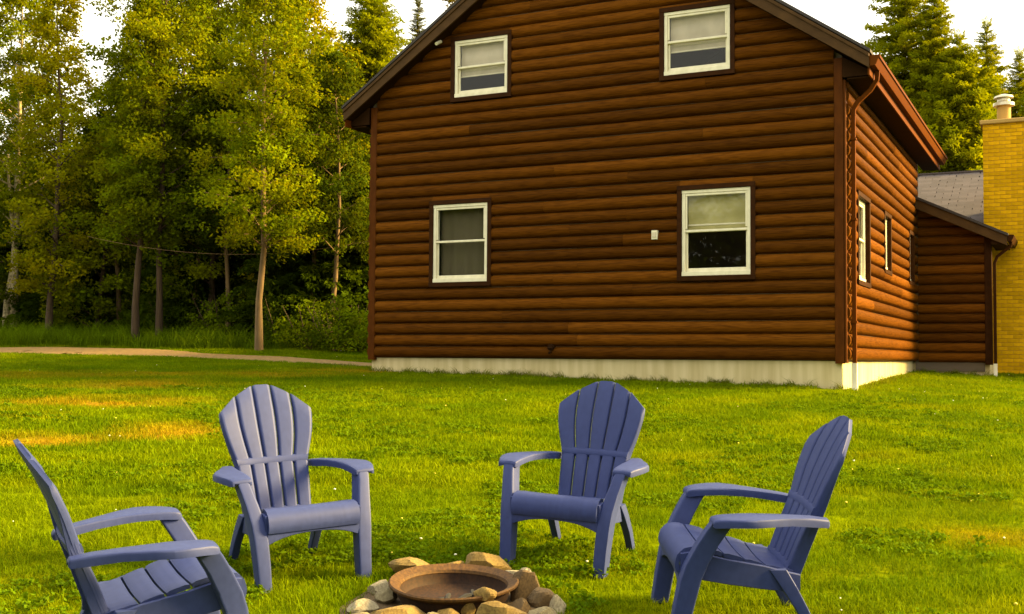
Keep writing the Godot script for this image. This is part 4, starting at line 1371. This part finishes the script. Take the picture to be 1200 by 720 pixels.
	conifer("conifer", "tallest sparse conifer right of the house roof, bare trunk between branches", bearing(1063), 35.0, 13.0, 2.2, {"tint": pine, "gap": 0.3, "ragged": 0.6})
	conifer("conifer", "dense conifer beside the tallest one, right of the roof", bearing(1099), 34.0, 11.2, 1.7, {"tint": pine, "gap": 0.2})
	conifer("conifer", "pointed conifer straight behind the chimney flue", bearing(1161), 37.0, 10.4, 1.9, {"tint": pine, "gap": 0.22})
	conifer("conifer", "conifer at the right edge behind the chimney", bearing(1199), 36.0, 9.2, 1.9, {"tint": pine, "gap": 0.22})
	conifer("conifer", "low bushy conifer above the grey shingle roof", bearing(1128), 33.0, 9.0, 3.0, {"tint": pine, "gap": 0.18})
	conifer("conifer", "low conifer half hidden by the house's right eave", bearing(1075), 36.0, 8.6, 2.9, {"tint": pine, "gap": 0.18})
	conifer("conifer", "conifer just outside the right edge of the frame", bearing(1245), 34.0, 10.5, 2.2, {"tint": pine, "gap": 0.22})
	# undergrowth
	var k := 0
	for e in [[-10, 34, 3.0, 1.8], [55, 33.5, 3.2, 2.2], [95, 33, 2.8, 2.4], [132, 32.5, 2.4, 2.0], [215, 29.2, 2.2, 1.3], [262, 28.4, 2.0, 1.5], [335, 26.8, 1.9, 1.5], [365, 26.4, 1.8, 1.3], [395, 25.6, 1.8, 1.3], [422, 25.2, 1.6, 1.4], [290, 30, 2.6, 2.4], [175, 31.5, 2.4, 2.0]]:
		var words: String = ["low green shrub under the pale birch at the left edge", "broad shrub right of the birch trunk", "tall shrub below the sky gap", "shrub left of the twin dark trunks", "shrub just right of the twin dark trunks", "shrub left of the straight pale trunk", "shrub right of the straight pale trunk", "dark shrub in the middle of the wood's right part", "shrub near the house's left corner", "shrub touching the house's left corner board in view", "deep tall shrub behind the straight pale trunk", "deep shrub behind the twin dark trunks"][k]
		shrub("shrub", words, bearing(e[0]), e[1], e[2], e[3], [dk, mid][k % 2], 90)
		k += 1
	# the far wood as one mass
	rng.seed = 12
	var places := []
	var cols := []
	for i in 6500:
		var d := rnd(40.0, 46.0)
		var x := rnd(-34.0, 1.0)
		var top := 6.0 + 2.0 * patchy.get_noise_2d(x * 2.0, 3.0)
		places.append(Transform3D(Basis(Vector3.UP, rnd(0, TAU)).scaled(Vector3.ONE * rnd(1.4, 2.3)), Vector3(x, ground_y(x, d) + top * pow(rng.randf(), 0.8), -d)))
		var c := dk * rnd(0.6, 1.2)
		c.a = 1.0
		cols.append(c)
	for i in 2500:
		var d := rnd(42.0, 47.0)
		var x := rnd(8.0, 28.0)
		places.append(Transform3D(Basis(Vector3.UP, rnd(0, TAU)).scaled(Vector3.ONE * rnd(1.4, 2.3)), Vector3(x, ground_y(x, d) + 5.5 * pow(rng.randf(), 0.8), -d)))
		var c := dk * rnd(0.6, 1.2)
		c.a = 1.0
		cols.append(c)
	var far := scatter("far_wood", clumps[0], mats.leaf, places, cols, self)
	tag(far, "dark far wood closing the view behind the trees", "wood")
	# the wood that closes the clearing behind and beside the camera
	places = []
	cols = []
	for i in 9000:
		var a := rnd(-0.3 * PI, 0.8 * PI)
		var r := rnd(22.0, 27.0)
		var x := -cos(a) * r * 1.15 - 1.0
		var z := sin(a) * r - 1.0
		if z < -9.0: continue
		var top := 9.5 + 2.0 * patchy.get_noise_2d(x * 0.6, z * 0.6)
		places.append(Transform3D(Basis(Vector3.UP, rnd(0, TAU)).scaled(Vector3.ONE * rnd(2.2, 3.6)), Vector3(x, ground_y(x, -z) + top * pow(rng.randf(), 0.85), z)))
		var c := dk * rnd(0.6, 1.2)
		c.a = 1.0
		cols.append(c)
	var near := scatter("near_wood", clumps[1], mats.leaf, places, cols, self)
	tag(near, "dark wood that closes the clearing behind the viewer", "wood")
	# a thin cable across the wood
	var mb := MB.new()
	var pts := []
	var rad := []
	for i in 17:
		var f := i / 16.0
		var px := lerpf(100.0, 445.0, f)
		var d := 26.5
		pts.append(Vector3(bearing(px) * d, 1.2 + (418.0 - (279.0 + 20.0 * (1.0 - pow(2.0 * f - 1.0, 2.0)))) * d / 1343.0, -d))
		rad.append(0.005)
	mb.tube(pts, rad, 5)
	var cab := part("cable", mb.finish(60.0), mats.bark_tan, self)
	tag(cab, "thin sagging cable strung across the front of the dark wood", "cable")

# ------------------------------------------------------------------ scene
func _ready() -> void:
	var cam := Camera3D.new()
	cam.name = "camera"
	cam.fov = 30.01
	cam.far = 900.0
	cam.near = 0.05
	cam.transform = Transform3D(Basis(Vector3.RIGHT, atan(59.36 / 1343.03)) * Basis(Vector3.BACK, deg_to_rad(0.4136)), Vector3(0, 1.2, 0))
	add_child(cam)
	cam.current = true
	var env := Environment.new()
	env.background_mode = Environment.BG_SKY
	var sm := ProceduralSkyMaterial.new()
	sm.sky_top_color = Color(1.0, 0.985, 0.92)
	sm.sky_horizon_color = Color(1.0, 0.98, 0.88)
	sm.ground_bottom_color = Color(0.3, 0.32, 0.1)
	sm.ground_horizon_color = Color(0.6, 0.6, 0.4)
	sm.sky_energy_multiplier = 0.6
	sm.sun_angle_max = 2.0
	var sky := Sky.new()
	sky.sky_material = sm
	env.sky = sky
	env.tonemap_mode = Environment.TONE_MAPPER_LINEAR
	env.tonemap_exposure = 6.9
	env.sdfgi_enabled = true
	env.ssao_enabled = true
	env.ssil_enabled = true
	var we := WorldEnvironment.new()
	we.name = "environment"
	we.environment = env
	add_child(we)
	var sun := DirectionalLight3D.new()
	sun.name = "sun"
	sun.light_energy = 1.15
	sun.light_color = Color(1.0, 0.86, 0.55)
	sun.light_angular_distance = 18.0
	sun.shadow_enabled = true
	sun.look_at_from_position(Vector3(0.86, 0.42, -0.06) * 50.0, Vector3.ZERO)
	add_child(sun)
	bumps.seed = 3
	bumps.frequency = 0.25
	patchy.seed = 9
	patchy.frequency = 0.55
	patchy.fractal_octaves = 3
	house_inv = Transform3D(Basis(Vector3.UP, house_turn), house_at).affine_inverse()
	make_materials()
	build_ground()
	build_house()
	build_trees()
	build_chairs()
	build_pit()
	build_grass()
